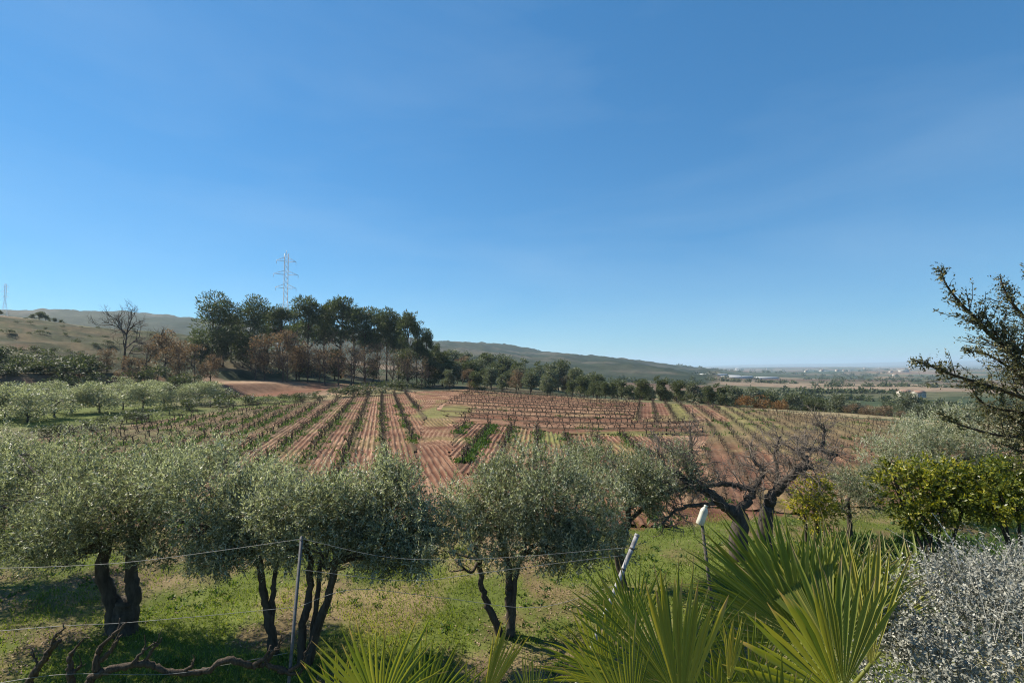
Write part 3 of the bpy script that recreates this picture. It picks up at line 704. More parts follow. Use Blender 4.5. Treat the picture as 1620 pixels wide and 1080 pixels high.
# ------------------------------------------------------------------ olive trees near the fence
def olive(label, stems, lobes, ntw, seed, Y, tint=0.5, leafsize=0.066, group='olive trees behind the wire fence'):
    """stems: list of (pixel polyline, start width px, end width px, depth offset); lobes: (px, py, dY, rx px, ry px)."""
    g = np.random.default_rng(seed)
    base = at(stems[0][0][0][0], stems[0][0][0][1], Y)
    base[2] = float(height(base[0], base[1]))
    root = thing('olive_tree', label, 'olive tree', base, group=group)
    mt = MB(); mc = MB()
    tops = []
    for (pl, w0, w1, dy) in stems:
        pts = [at(px, py, Y + dy * i / max(1, len(pl) - 1)) for i, (px, py) in enumerate(pl)]
        gz = float(height(pts[0][0], pts[0][1]))
        pts[0][2] = gz - 0.06
        cv = curve(pts, 6); n = len(cv)
        cv[1:-1] += g.normal(0, .012, (n - 2, 3))
        rad = np.linspace(w0, w1, n) * .31 * Y / FPX
        rad[0] *= 1.3; rad[1] *= 1.1
        rad *= g.uniform(.9, 1.1, n)
        tube(mt, cv, rad, 9); tops.append((cv[-1], rad[-1]))
    L3 = []
    for (px, py, dy, rx, ry) in lobes:
        y_ = Y + dy; c = at(px, py, y_); rX = rx * y_ / FPX; rZ = ry * y_ / FPX
        L3.append((c, V(rX, rX * 0.85, rZ)))
        k = int(np.argmin([np.linalg.norm(t[0] - c) for t in tops]))
        p0, r0 = tops[k]
        m_ = (p0 + c) / 2 + g.normal(0, .12, 3)
        cv = curve([p0 - V(0, 0, .05), m_, c], 6)
        tube(mt, cv, np.linspace(r0 * .75, .014, len(cv)), 6)
        for b in range(5):
            q, w, rr = in_lobe((c, L3[-1][1] * .85), 1, g)
            st = cv[g.integers(len(cv) // 2, len(cv))]
            tube(mt, curve([st, (st + q[0]) / 2 + g.normal(0, .06, 3), q[0]], 4), np.linspace(.016, .004, 7), 4, False)
    sub = []
    for (c, r) in L3:
        sub.append((c, r * .82))
        for b in range(4):
            w = unit(g.normal(0, 1, 3) * V(1, 1, .8) + V(0, 0, .15)); sub.append((c + w * r * g.uniform(.75, 1.0), r * g.uniform(.28, .5)))
    L3 = sub
    vol = np.array([np.prod(l[1]) ** .7 for l in L3]); vol = vol / vol.sum()
    for l, f in zip(L3, vol):
        n = int(ntw * f)
        q, w, rr = in_lobe(l, n, g, 2.4)
        keep = fbm(q[:, 0] * 1.9 + q[:, 1] * 1.1, q[:, 2] * 2.1 - q[:, 1], seed % 50, 3) > 0.40
        q, w, rr = q[keep], w[keep], rr[keep]; n = len(q)
        d = w * 0.8 + g.normal(0, .45, (n, 3)); d[:, 2] += 0.45
        tone = tint + (fbm(q[:, 0] * 2.5, q[:, 2] * 2.5 + q[:, 1], 7, 2) - .5) * .35
        shoots(mc, q, d, g.uniform(.12, .30, n), 13, leafsize, leafsize * .29, g, tone, .30, 0.75)
        # upright water shoots breaking the top outline
        m = max(2, n // 14)
        a = g.uniform(0, 2 * pi, m); ra = np.sqrt(g.random(m)) * .9
        q = l[0] + np.stack([np.cos(a) * ra * l[1][0], np.sin(a) * ra * l[1][1], l[1][2] * np.sqrt(np.maximum(0, 1 - ra ** 2)) * .9], 1)
        d = np.stack([g.normal(0, .22, m), g.normal(0, .22, m), np.ones(m)], 1)
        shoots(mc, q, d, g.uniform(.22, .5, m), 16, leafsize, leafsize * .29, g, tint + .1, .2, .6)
        # drooping skirts
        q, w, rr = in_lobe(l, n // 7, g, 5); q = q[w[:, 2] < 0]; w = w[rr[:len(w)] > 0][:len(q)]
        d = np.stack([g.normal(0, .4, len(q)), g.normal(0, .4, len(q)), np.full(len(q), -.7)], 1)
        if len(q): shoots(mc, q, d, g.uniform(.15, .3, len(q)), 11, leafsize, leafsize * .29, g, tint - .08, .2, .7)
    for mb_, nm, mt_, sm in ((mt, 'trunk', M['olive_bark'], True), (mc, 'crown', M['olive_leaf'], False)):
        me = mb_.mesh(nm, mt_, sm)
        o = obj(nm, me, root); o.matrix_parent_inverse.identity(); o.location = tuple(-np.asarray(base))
    return root

olive('thick-trunked old olive tree forking low, nearest the photo\'s lower left corner',
      [([(205, 988), (212, 950), (208, 905), (212, 850)], 34, 26, .1), ([(182, 988), (180, 955), (163, 915), (170, 850)], 40, 26, -.1), ([(194, 990), (197, 968), (200, 948)], 62, 44, 0)],
      [(60, 775, 0.3, 120, 62), (170, 790, -.2, 120, 66), (230, 760, .6, 95, 50), (110, 840, -.3, 105, 42), (-40, 790, 0, 90, 60), (30, 720, .9, 60, 30), (300, 740, 1.0, 70, 36), (255, 835, .1, 60, 40), (20, 850, -.1, 70, 34), (110, 872, -.4, 80, 24), (255, 868, -.3, 55, 26), (40, 880, .2, 60, 22)], 6600, 301, 8.9, .42)
olive('olive tree with a slim forked trunk left of the grey fence post',
      [([(435, 1018), (424, 975), (416, 930), (410, 880)], 24, 15, 0), ([(432, 985), (432, 950), (434, 915), (440, 880)], 14, 11, .15)],
      [(330, 770, 0.2, 85, 60), (400, 800, -.1, 95, 58), (310, 840, -.1, 80, 48), (420, 770, .5, 70, 42), (360, 725, .6, 50, 26), (300, 880, -.2, 52, 26), (275, 820, .2, 50, 44), (380, 870, -.2, 60, 26), (345, 888, -.4, 56, 22), (440, 878, .4, 50, 24)], 5600, 302, 8.3, .56)
olive('olive tree with three leaning stems right of the grey fence post',
      [([(478, 1035), (480, 985), (490, 935), (492, 880)], 22, 15, .1), ([(484, 1038), (504, 985), (522, 930), (532, 880)], 24, 16, -.1), ([(490, 965), (503, 930), (506, 885)], 14, 10, .2)],
      [(480, 810, -.1, 85, 52), (560, 815, 0, 85, 60), (620, 800, .3, 62, 52), (640, 840, 0, 62, 44), (590, 760, .6, 46, 30), (500, 860, -.2, 75, 36), (660, 860, .3, 40, 30), (440, 860, 0, 60, 36), (690, 830, .3, 44, 38), (600, 880, -.1, 60, 22), (540, 888, .4, 60, 20), (650, 885, -.3, 50, 20)], 6200, 303, 8.0, .55)
olive('olive tree with two curved thin stems right of the photo\'s middle gap',
      [([(795, 992), (775, 965), (763, 930), (757, 880)], 20, 13, 0), ([(808, 990), (806, 950), (806, 915), (800, 870)], 24, 15, .1), ([(808, 935), (818, 905), (832, 870)], 14, 10, .1)],
      [(790, 800, 0, 72, 56), (860, 800, 0, 82, 62), (930, 800, .3, 75, 58), (850, 745, .6, 62, 34), (760, 850, -.2, 62, 36), (850, 860, -.2, 80, 34), (940, 850, .1, 60, 36), (720, 850, .4, 42, 38), (700, 870, .2, 40, 28), (745, 815, .3, 44, 40), (780, 755, .5, 40, 26), (800, 882, .4, 60, 20), (890, 882, -.3, 60, 24), (720, 885, -.2, 40, 20)], 6400, 304, 8.85, .52)
olive('olive tree with a dark trunk behind the white leaning post',
      [([(985, 915), (982, 875), (988, 850), (995, 820)], 20, 15, .1), ([(984, 880), (970, 855), (950, 820)], 13, 9, .1)],
      [(960, 760, 0, 76, 46), (1020, 765, .2, 55, 40), (930, 735, .5, 55, 28), (1000, 800, 0, 60, 36), (1060, 750, .8, 50, 40)], 3800, 305, 10.6, .46)
olive('olive tree cut by the photo\'s left edge behind the thick-trunked olive',
      [([(-75, 960), (-70, 900), (-60, 850)], 40, 24, 0)],
      [(-20, 730, 0, 80, 44), (50, 745, .3, 80, 40), (-60, 780, 0, 80, 50), (20, 790, .2, 70, 46)], 3000, 306, 11.0, .5)
olive('rounded grey-green olive tree behind the citrus bushes',
      [([(1490, 800), (1488, 770), (1480, 730)], 20, 14, 0)],
      [(1440, 715, 0, 75, 38), (1510, 705, .3, 85, 44), (1560, 720, 0, 60, 40), (1480, 680, .8, 70, 24), (1400, 730, .2, 45, 30), (1600, 710, .5, 50, 40)], 4200, 307, 15.0, .66, .075)
olive('low grey-green olive between the fig tree and the citrus bushes',
      [([(1345, 845), (1343, 815), (1340, 790)], 14, 10, 0)],
      [(1330, 790, 0, 52, 36), (1375, 785, .2, 48, 34), (1350, 765, .5, 45, 24)], 1500, 308, 13.2, .42, .06)

# ------------------------------------------------------------------ far and middle distance trees
def tree_proto(name, cat, h, lobes, leafmat, barkmat, nleaf, ll, lw, seed, trunk_r=None, bare=0.45, tone=.5, branchy=0, droop=0.0):
    """h = height in metres; lobes in units of h."""
    g = np.random.default_rng(seed); mt = MB(); mc = MB()
    tr = trunk_r or h * .016
    p = [V(0, 0, -.4), V(g.normal(0, .012) * h, g.normal(0, .012) * h, h * bare * .6), V(g.normal(0, .02) * h, g.normal(0, .02) * h, h * min(.9, bare + .3))]
    cv = curve(p, 5); tube(mt, cv, np.linspace(tr * 1.25, tr * .4, len(cv)), 6)
    for (c, r) in lobes:
        c = V(*c) * h; r = V(*r) * h
        st = cv[np.argmin(np.abs(cv[:, 2] - max(c[2] - .18 * h, h * bare * .5)))]
        tube(mt, curve([st, (st + c) / 2 + g.normal(0, .02, 3) * h, c], 4), np.linspace(tr * .5, tr * .12, 7), 4, False)
        n = int(nleaf * (r.prod() ** (2 / 3)) / sum(((V(*q) * h).prod() ** (2 / 3)) for _, q in lobes))
        q, w, rr = in_lobe((c, r), n, g, 3.2)
        keep = fbm(q[:, 0] / ll * .28 + q[:, 1] * .3, q[:, 2] / ll * .28, seed % 40, 2) > .40
        q, w = q[keep], w[keep]; m = len(q)
        d = w + g.normal(0, .6, (m, 3)); d[:, 2] += .35 - droop
        leaves(mc, q, d, unit(g.normal(0, 1, (m, 3)) + w), ll * g.uniform(.6, 1.3, m), lw * g.uniform(.6, 1.3, m), np.clip(tone + g.normal(0, .22, m), 0, 1))
    if branchy:
        def grow(p0, d, L, r, lev):
            n = 4; pts = [p0]; dd = unit(d)
            for i in range(n):
                dd = unit(dd + g.normal(0, .16, 3) + V(0, 0, .06)); pts.append(pts[-1] + dd * L / n)
            tube(mt, pts, np.linspace(r, r * .5, n + 1), 4 if lev < 2 else 3, False)
            if lev < branchy:
                for k in range(4 if lev == 0 else 3):
                    i = g.integers(2, n + 1); a = g.uniform(.4, .95); o = unit(np.cross(dd, g.normal(0, 1, 3)))
                    grow(pts[i], dd * cos(a) + o * sin(a), L * g.uniform(.55, .75), r * .55, lev + 1)
        for k in range(8):
            a = g.uniform(0, 2 * pi); st = cv[g.integers(len(cv) // 2, len(cv))]
            grow(st, V(cos(a) * .8, sin(a) * .8, g.uniform(.5, 1.1)), h * .28, tr * .5, 0)
    return (name, cat, mt.mesh('trunk', barkmat, True), mc.mesh('crown', leafmat) if mc.n else None, h)
def plant(proto, label, pos, hgt, rz=None, group=None, wide=1.0):
    name, cat, mt, mc, h = proto
    s = hgt / h
    r = thing(name, label, cat, pos, rng.uniform(0, 6.28) if rz is None else rz, group, (s * wide, s * wide, s))
    obj('trunk', mt, r)
    if mc is not None: obj('crown', mc, r)
    return r
def ztop(py, Y): return at(810, py, Y)[2]

def rand_lobes(g, n, z0, z1, spread, size, flat=.6):
    out = []
    for i in range(n):
        a = g.uniform(0, 2 * pi); t = i / max(1, n - 1); z = z0 + (z1 - z0) * t
        s = spread * (1 - .55 * t) * sqrt(g.random())
        r = size * g.uniform(.75, 1.2)
        out.append(((s * cos(a), s * sin(a), z), (r, r, r * flat)))
    return out
g0 = np.random.default_rng(77)
PINES = [tree_proto('pine_tree', 'pine tree', 15, rand_lobes(np.random.default_rng(400 + i), 14, .48, .93, .17, .13, .6), M['pine_leaf'], M['pine_bark'], 6500, .62, .17, 500 + i, .2, .6) for i in range(5)]
PINES_FULL = [tree_proto('pine_tree', 'pine tree', 15, rand_lobes(np.random.default_rng(420 + i), 15, .28, .92, .2, .16, .8), M['pine_leaf'], M['pine_bark'], 7500, .6, .17, 520 + i, .2, .4) for i in range(2)]
OAKS = [tree_proto('evergreen_oak', 'oak tree', 8, rand_lobes(np.random.default_rng(440 + i), 10, .25, .82, .24, .2, .75), M['oak_leaf'], M['trunk_far'], 4200, .42, .2, 540 + i, .16, .3) for i in range(4)]
GREYS = [tree_proto('grey_green_tree', 'tree', 7, rand_lobes(np.random.default_rng(450 + i), 9, .3, .85, .22, .2, .8), M['grey_leaf'], M['trunk_far'], 3800, .42, .18, 550 + i, .13, .3) for i in range(3)]
BROWNS = [tree_proto('brown_leaved_oak', 'oak tree', 9, rand_lobes(np.random.default_rng(460 + i), 10, .25, .82, .22, .18, .8), M['brown_leaf'], M['trunk_far'], 2600, .36, .18, 560 + i, .14, .3, .5, 2) for i in range(3)]
RUSTS = [tree_proto('rust_coloured_bush', 'bush', 4, rand_lobes(np.random.default_rng(470 + i), 8, .22, .75, .36, .26, .8), M['rust_leaf'], M['trunk_far'], 1500, .28, .14, 570 + i, .06, .2, .5) for i in range(2)]
GAUNT = [tree_proto('leafless_tree', 'tree', 8, rand_lobes(np.random.default_rng(495 + i), 8, .4, .85, .22, .17, .9), M['brown_leaf'], M['trunk_far'], 420, .3, .12, 581 + i, .12, .35, .6, 3) for i in range(2)]
BARE = tree_proto('bare_oak', 'tree', 12, [], None, M['trunk_far'], 0, .3, .1, 580, .3, .35, .5, 4)
OLIVES = [tree_proto('small_olive_tree', 'olive tree', 3, rand_lobes(np.random.default_rng(480 + i), 11, .26, .82, .42, .28, .75), M['olive_leaf'], M['olive_bark'], 5200, .17, .06, 585 + i, .07, .2, .58) for i in range(3)]
BUSH = [tree_proto('evergreen_bush', 'bush', 2, rand_lobes(np.random.default_rng(490 + i), 7, .25, .7, .5, .36, .85), M['oak_leaf'], M['trunk_far'], 1300, .2, .1, 590 + i, .05, .15, .4) for i in range(3)]

# the pine wood: px, top py, distance
pn = 0
for n, (px, top, Y, full, wd) in enumerate([(337, 471, 98, 1, 1.15), (366, 500, 108, 0, 1.0), (398, 476, 102, 1, 1.1), (425, 492, 112, 0, 1.0), (442, 484, 108, 0, 1.0), (465, 492, 118, 0, 1.0), (488, 474, 103, 0, 1.2), (512, 480, 113, 0, 1.0),
        (540, 469, 106, 0, 1.25), (560, 486, 116, 0, 1.0), (578, 488, 104, 0, 1.0), (596, 494, 114, 0, .95), (612, 489, 106, 0, .8), (630, 500, 116, 0, .75), (646, 494, 103, 0, .85), (660, 510, 110, 0, .65), (674, 524, 104, 0, .6), (688, 545, 112, 0, .5)]):
    p = ground(px, Y); h = ztop(top, Y) - p[2] + .3
    pr = PINES_FULL[n % 2] if full else PINES[n % 5]
    plant(pr, '%s pine of the hilltop wood counted along from its left end' % ordw(n), p, h, None, 'pines of the wood', wd * 15 / h * .95)
# dark oaks and undergrowth at the foot of the wood
for n, px in enumerate([318, 352, 384, 470, 530, 590, 640, 678, 700]):
    Y = 96 + (n * 37 % 11); p = ground(px, Y)
    plant(OAKS[n % 4], '%s dark evergreen oak along the foot of the pine wood' % ordw(n), p, (5.5 + (n * 13 % 5) * .6), None, 'evergreen oaks below the pines', 1.1)
for n, (px, top, Y) in enumerate([(420, 522, 92), (448, 515, 90), (474, 535, 93), (505, 548, 94), (560, 545, 97)]):
    p = ground(px, Y); h = ztop(top, Y) - p[2]
    plant(BROWNS[n % 3], '%s brown-leaved oak in front of the pines' % ordw(n), p, h, None, 'brown oaks before the pines', 1.0)
for n, (px, Y, h) in enumerate([(488, 92, 7.5), (515, 91, 8.2), (536, 92, 7.4), (556, 91, 8.4), (578, 92, 7.6), (600, 91, 7.2), (622, 92, 7.0), (645, 91, 6.4), (668, 92, 6.0), (405, 91, 6.5), (455, 89, 6.6)]):
    plant(GAUNT[n % 2], '%s leafless grey-brown tree standing before the pine trunks' % ordw(n), ground(px, Y), h, None, 'leafless trees before the pines', 1.1)
p = ground(197, 74); plant(BARE, 'tall leafless oak standing above the olive row on the hillside', p, ztop(497, 74) - p[2], 0.4)
for n, (px, top, Y) in enumerate([(170, 548, 72), (232, 540, 75), (262, 516, 80), (284, 535, 76), (310, 540, 73), (335, 556, 76), (205, 560, 70)]):
    p = ground(px, Y); h = ztop(top, Y) - p[2]
    plant(BROWNS[n % 3], '%s brown-leaved oak beside the tall leafless oak' % ordw(n), p, h, None, 'brown oaks by the leafless oak', 1.15)
for n, (px, Y) in enumerate([(120, 70), (140, 68), (222, 70), (250, 69), (295, 68), (325, 70)]):
    plant(BUSH[n % 3], '%s dark bush under the brown oaks of the hillside' % ordw(n), ground(px, Y), 2.6, None, 'bushes under the brown oaks', 1.2)

# olive row behind the vineyard's left edge
for n, (px, Y, h) in enumerate([(-30, 38, 2.9), (12, 39.5, 2.9), (48, 38, 2.7), (92, 41, 2.9), (118, 44, 2.6), (160, 45, 3.0), (196, 47.5, 2.7), (228, 49, 2.8), (262, 52, 2.8), (290, 54, 2.6), (318, 56, 2.8), (342, 58, 2.7), (30, 46, 2.8), (80, 50, 2.8), (140, 53, 2.8), (190, 57, 2.8), (240, 60, 2.8)]):
    lab = '%s pale olive tree in the front orchard row beside the vineyard' % ordw(n) if n < 12 else '%s olive tree of the rear orchard row, partly hidden' % ordw(n - 12)
    plant(OLIVES[n % 3], lab, ground(px, Y), h * .88, None, 'orchard olive trees', 1.4)
# hedge between the orchard and the vineyard and on to the track
hx = [(60, 696, .7), (95, 691, .8), (130, 686, .8), (165, 680, .9), (200, 674, .9), (235, 668, 1.0), (268, 662, 1.0), (300, 656, 1.2), (332, 651, 1.3), (362, 647, 1.4), (392, 645, 1.1), (420, 643, 1.0), (448, 641, 1.0), (476, 640, 1.1), (505, 637, 1.2), (532, 634, 1.4), (560, 632, 1.7), (585, 630, 2.0), (610, 627, 2.0), (636, 624, 1.9), (660, 620, 1.8), (684, 618, 1.7)]
for n, (px, py, h) in enumerate(hx):
    q = gp(px, py - 3); p = V(q[0], q[1], float(height(q[0], q[1])))
    plant(BUSH[n % 3], '%s bush of the low dark hedge along the vineyard\'s upper edge' % ordw(n), p, h, None, 'bushes of the low hedge', 1.7 + .3 * (n % 3))

# hedgerows, shrubs and terraces on the hillside
k = 0
for (x0, x1, yy, h, n) in [(-20, 150, 68, 2.0, 12), (-20, 160, 63, 1.3, 9), (-30, 110, 56, 1.0, 7), (10, 200, 84, .7, 9), (-20, 260, 110, .7, 10), (0, 280, 125, .6, 10), (-20, 240, 96, .8, 10), (-20, 180, 76, .9, 9)]:
    for i in range(n):
        px = x0 + (x1 - x0) * (i + .5) / n + rng.normal(0, 4); Y = yy + rng.normal(0, 2.0)
        plant(BUSH[k % 3], '%s dark shrub of the hillside terraces on the left' % ordw(k), ground(px, Y), h * rng.uniform(.7, 1.15), None, 'shrubs of the hillside terraces', 2.0); k += 1
for n, (px, h) in enumerate([(-5, 1.6), (48, 1.6), (60, 2.4), (70, 2.0), (84, 1.3), (94, 1.1)]):
    plant(OAKS[n % 4], '%s small dark tree on the bare hill crest' % ordw(n), ground(px, 146 if n else 138), h, None, 'trees on the hill crest', 1.7)

# wood beyond the vineyard, right of the pines
g1 = np.random.default_rng(9); k = 0; cnt = {}
for row, (Y0, n, x0, x1, h0) in enumerate([(88, 20, 705, 1120, 3.7), (104, 18, 690, 1060, 5.0), (126, 18, 690, 1010, 6.4), (155, 15, 690, 960, 8.2)]):
    for i in range(n):
        px = x0 + (x1 - x0) * (i + .5) / n + g1.normal(0, 6)
        Y = Y0 + g1.normal(0, 3)
        h = h0 * g1.uniform(.75, 1.2) * (1.0 - .35 * smooth(880, 1120, px))
        kind = g1.random()
        pr, nm = (OAKS[k % 4], 'dark evergreen oak') if kind < .5 else (GREYS[k % 3], 'grey-green tree') if kind < .82 else (PINES[k % 5], 'pine') if kind < .88 else (BROWNS[k % 3], 'brown-leaved tree')
        if nm == 'pine': h *= 1.25
        c = cnt.get((nm, row), 0); cnt[(nm, row)] = c + 1
        plant(pr, '%s %s in the %s of the wood beyond the vineyard' % (ordw(c), nm, ['front edge', 'second rank', 'third rank', 'back'][row]), ground(px, Y), h, None, 'trees of the wood beyond the vineyard', 1.2); k += 1
# trees and bushes of the dip on the right
k = 0; cnt = {}
for (px, Y, h, kd, w) in [(1015, 80, 3.6, 0, 1.2), (1045, 80, 4.0, 0, 1.3), (1070, 78, 3.4, 0, 1.2), (1095, 84, 4.0, 1, 1.2), (1120, 80, 3.4, 0, 1.2), (1140, 84, 4.4, 0, 1.3), (1160, 92, 5.0, 1, 1.2), (1180, 78, 2.6, 2, 1.3), (1205, 77, 2.7, 2, 1.3), (1230, 78, 2.5, 2, 1.2),
        (1190, 98, 6.0, 1, 1.2), (1220, 96, 5.6, 0, 1.2), (1250, 86, 4.6, 1, 1.2), (1275, 90, 4.6, 0, 1.2), (1300, 88, 4.4, 0, 1.2), (1322, 84, 5.2, 1, 1.1), (1345, 82, 3.8, 3, 1.3), (1370, 78, 3.6, 3, 1.3), (1395, 76, 3.6, 3, 1.3), (1420, 76, 3.2, 3, 1.2),
        (1430, 92, 7.2, 1, 1.2), (1460, 96, 7.0, 0, 1.2), (1490, 92, 7.0, 1, 1.2), (1520, 90, 6.4, 0, 1.2), (1450, 78, 4.6, 1, 1.2), (1480, 76, 4.4, 0, 1.2), (1510, 76, 4.0, 1, 1.2), (1545, 78, 4.4, 0, 1.2), (1580, 80, 4.2, 1, 1.2), (1615, 82, 4.4, 0, 1.2),
        (1265, 112, 7, 0, 1.2), (1310, 118, 6.6, 0, 1.2), (1350, 112, 6.0, 1, 1.2), (1400, 116, 6.4, 0, 1.2)]:
    pr, nm = [(OAKS[k % 4], 'dark oak'), (GREYS[k % 3], 'grey-green tree'), (RUSTS[k % 2], 'rust-yellow bush'), (BROWNS[k % 3], 'red-brown tree')][kd]
    c = cnt.get(nm, 0); cnt[nm] = c + 1
    plant(pr, '%s %s of the belt just past the right vineyard edge' % (ordw(c), nm), ground(px, Y), h, None, 'trees past the right vineyard edge', w); k += 1

# far tree belts on the plain: one mass
def far_belts():
    g = np.random.default_rng(33); mb = MB()
    def clump(x, y, r, n):
        z = height(x, y)
        for i in range(len(x)):
            m = n; w = unit(g.normal(0, 1, (m, 3))); w[:, 2] = np.abs(w[:, 2])
            p = V(x[i], y[i], z[i]) + w * V(r[i], r[i], r[i] * .9) * (g.random((m, 1)) ** .4)
            leaves(mb, p, g.normal(0, 1, (m, 3)) + V(0, 0, .3), unit(g.normal(0, 1, (m, 3))), r[i] * g.uniform(.35, .7, m), r[i] * .3, np.clip(g.normal(.4, .2, m), 0, 1))
    belts = [(1110, 1300, 235, 4.5, 46), (1000, 1120, 400, 5, 36), (1230, 1420, 300, 5, 46), (1290, 1560, 420, 5.5, 46), (1090, 1330, 540, 6, 40), (1290, 1640, 640, 6, 44), (1100, 1500, 900, 8, 56), (1250, 1660, 1200, 9, 50),
             (1060, 1400, 1600, 10, 50), (1200, 1660, 2100, 12, 50), (1080, 1600, 3000, 14, 60), (1470, 1640, 190, 4, 26), (1330, 1460, 220, 4.0, 26), (700, 1000, 420, 6, 50), (1380, 1640, 160, 4.0, 30), (1090, 1240, 170, 4.2, 26)]
    for (a, b, Y, r, n) in belts:
        px = g.uniform(a, b, n); yy = Y * (1 + g.normal(0, .012, n) + .04 * np.sin(px * .02 + Y))
        clump((px - 810) / FPX * yy, yy, r * g.uniform(.55, 1.2, n) * .62, 46)
    tag(obj('far_tree_belts', mb.mesh('far_tree_belts', M['oak_leaf'])), 'far-off belts of dark trees across the plain', 'woodland', kind='stuff')
far_belts()

# ------------------------------------------------------------------ far buildings
def house_proto(w, d, h, roofmat, wallmat, rise=.25, win=True):
    mw = MB(); x, y = w / 2, d / 2
    v = [(-x, -y, -2), (x, -y, -2), (x, y, -2), (-x, y, -2), (-x, -y, h), (x, -y, h), (x, y, h), (-x, y, h), (-x, 0, h + d * rise), (x, 0, h + d * rise)]
    mw.add(v, [(0, 1, 5, 4), (1, 2, 6, 5), (2, 3, 7, 6), (3, 0, 4, 7)], [(5, 6, 9), (7, 4, 8)])
    mr = MB(); e = .5; rz = h + d * rise
    for s in (-1, 1):
        a = [(-x - e, s * (y + e), h - e * rise * 2), (x + e, s * (y + e), h - e * rise * 2), (x + e, 0, rz + .05), (-x - e, 0, rz + .05)]
        b = [(p[0], p[1], p[2] + .3) for p in a]
        mr.add(a + b, [(0, 1, 2, 3), (4, 5, 6, 7), (0, 1, 5, 4), (1, 2, 6, 5), (2, 3, 7, 6), (3, 0, 4, 7)])
    wins = []
    if win:
        for i in range(max(2, int(w // 3))):
            cx = -x + (i + .5) * w / max(2, int(w // 3))
            m2 = MB(); a = .55
            m2.add([(cx - a, -y - .06, h * .35), (cx + a, -y - .06, h * .35), (cx + a, -y - .06, h * .35 + 1.5), (cx - a, -y - .06, h * .35 + 1.5),
                    (cx - a, -y + .1, h * .35), (cx + a, -y + .1, h * .35), (cx + a, -y + .1, h * .35 + 1.5), (cx - a, -y + .1, h * .35 + 1.5)], [(0, 1, 2, 3), (0, 4, 5, 1), (1, 5, 6, 2), (2, 6, 7, 3), (3, 7, 4, 0)])
            wins.append(m2.mesh('window', M['window']))
    return mw.mesh('wall', wallmat), mr.mesh('roof', roofmat), wins
def build(proto, name, label, px, Y, rz, group, scale=1.0, cat='house', parts=True):
    r = thing(name, label, cat, ground(px, Y), rz, group, (scale,) * 3)
    obj('wall', proto[0], r); obj('roof', proto[1], r)
    if parts:
        for w in proto[2]: obj('window', w, r)
HP = house_proto(14, 9, 6, M['roof'], M['house_wall']); GH = house_proto(60, 14, 3, M['greenhouse'], M['greenhouse'], .14, False)
WH = house_proto(50, 24, 9, M['greenhouse'], M['house_wall'], .08, False)
build(HP, 'farmhouse', 'white farmhouse among dark trees on the right of the plain', 1450, 262, .25, None, .42)
build(HP, 'farm_outbuilding', 'low white outbuilding wall beside the white farmhouse', 1428, 268, .2, None, .4, 'building', False)
for n, (px, Y) in enumerate([(1122, 900), (1142, 910), (1162, 895), (1182, 915), (1202, 905)]):
    build(GH, 'greenhouse', '%s long white greenhouse roof in the row on the plain' % ordw(n), px, Y, .05, 'greenhouses on the plain', 1.0, 'greenhouse', False)
g2 = np.random.default_rng(4)
for n in range(28):
    px = g2.uniform(1090, 1520); Y = g2.choice([1500, 1900, 2400, 3100, 3900]) * g2.uniform(.9, 1.1)
    build(WH if n % 4 == 0 else HP, 'town_building', '%s pale building of the far town scattered on the plain' % ordw(n), px, Y, g2.uniform(-.5, .5), 'far town buildings', g2.uniform(.55, .95), 'building', False)
for n, (px, Y) in enumerate([(150, 1330), (215, 1350), (238, 1345), (262, 1300)]):
    build(HP, 'hillside_house', '%s pale house on the hazy hillside at far left' % ordw(n), px, Y, .3, 'houses on the far hillside', 1.6, 'house', False)
# pale rock outcrop on the right
def rock(px, Y, r, seed, label):
    g = np.random.default_rng(seed); m = MB(); nu, nv = 18, 10
    U, W = np.meshgrid(np.linspace(0, 2 * pi, nu, endpoint=False), np.linspace(.02, pi / 2 + .25, nv))
    d = np.stack([np.cos(U) * np.sin(W), np.sin(U) * np.sin(W), np.cos(W)], -1)
    k = 0.7 + .6 * fbm(d[..., 0] * 3 + seed, d[..., 1] * 3 + d[..., 2] * 4, seed, 3)
    p = d * k[..., None] * V(1.5, 1, .75) * r
    i, j = np.meshgrid(np.arange(nv - 1), np.arange(nu), indexing='ij'); a = i * nu + j; b = i * nu + (j + 1) % nu
    m.add(p.reshape(-1, 3), np.stack([a, a + nu, b + nu, b], -1).reshape(-1, 4))
    o = obj('rock_outcrop', m.mesh('rock_outcrop', M['rock']), None, ground(px, Y)); o.rotation_euler = (0, 0, seed)
    tag(o, label, 'rock', 'pale rocks past the right vineyard edge')
for n, (px, Y, r) in enumerate([(1520, 104, 2.8), (1545, 101, 3.2), (1570, 99, 2.6), (1592, 97, 2.2)]):
    rock(px, Y, r, 61 + n, '%s pale rock outcrop behind the dark branches at right' % ordw(n))

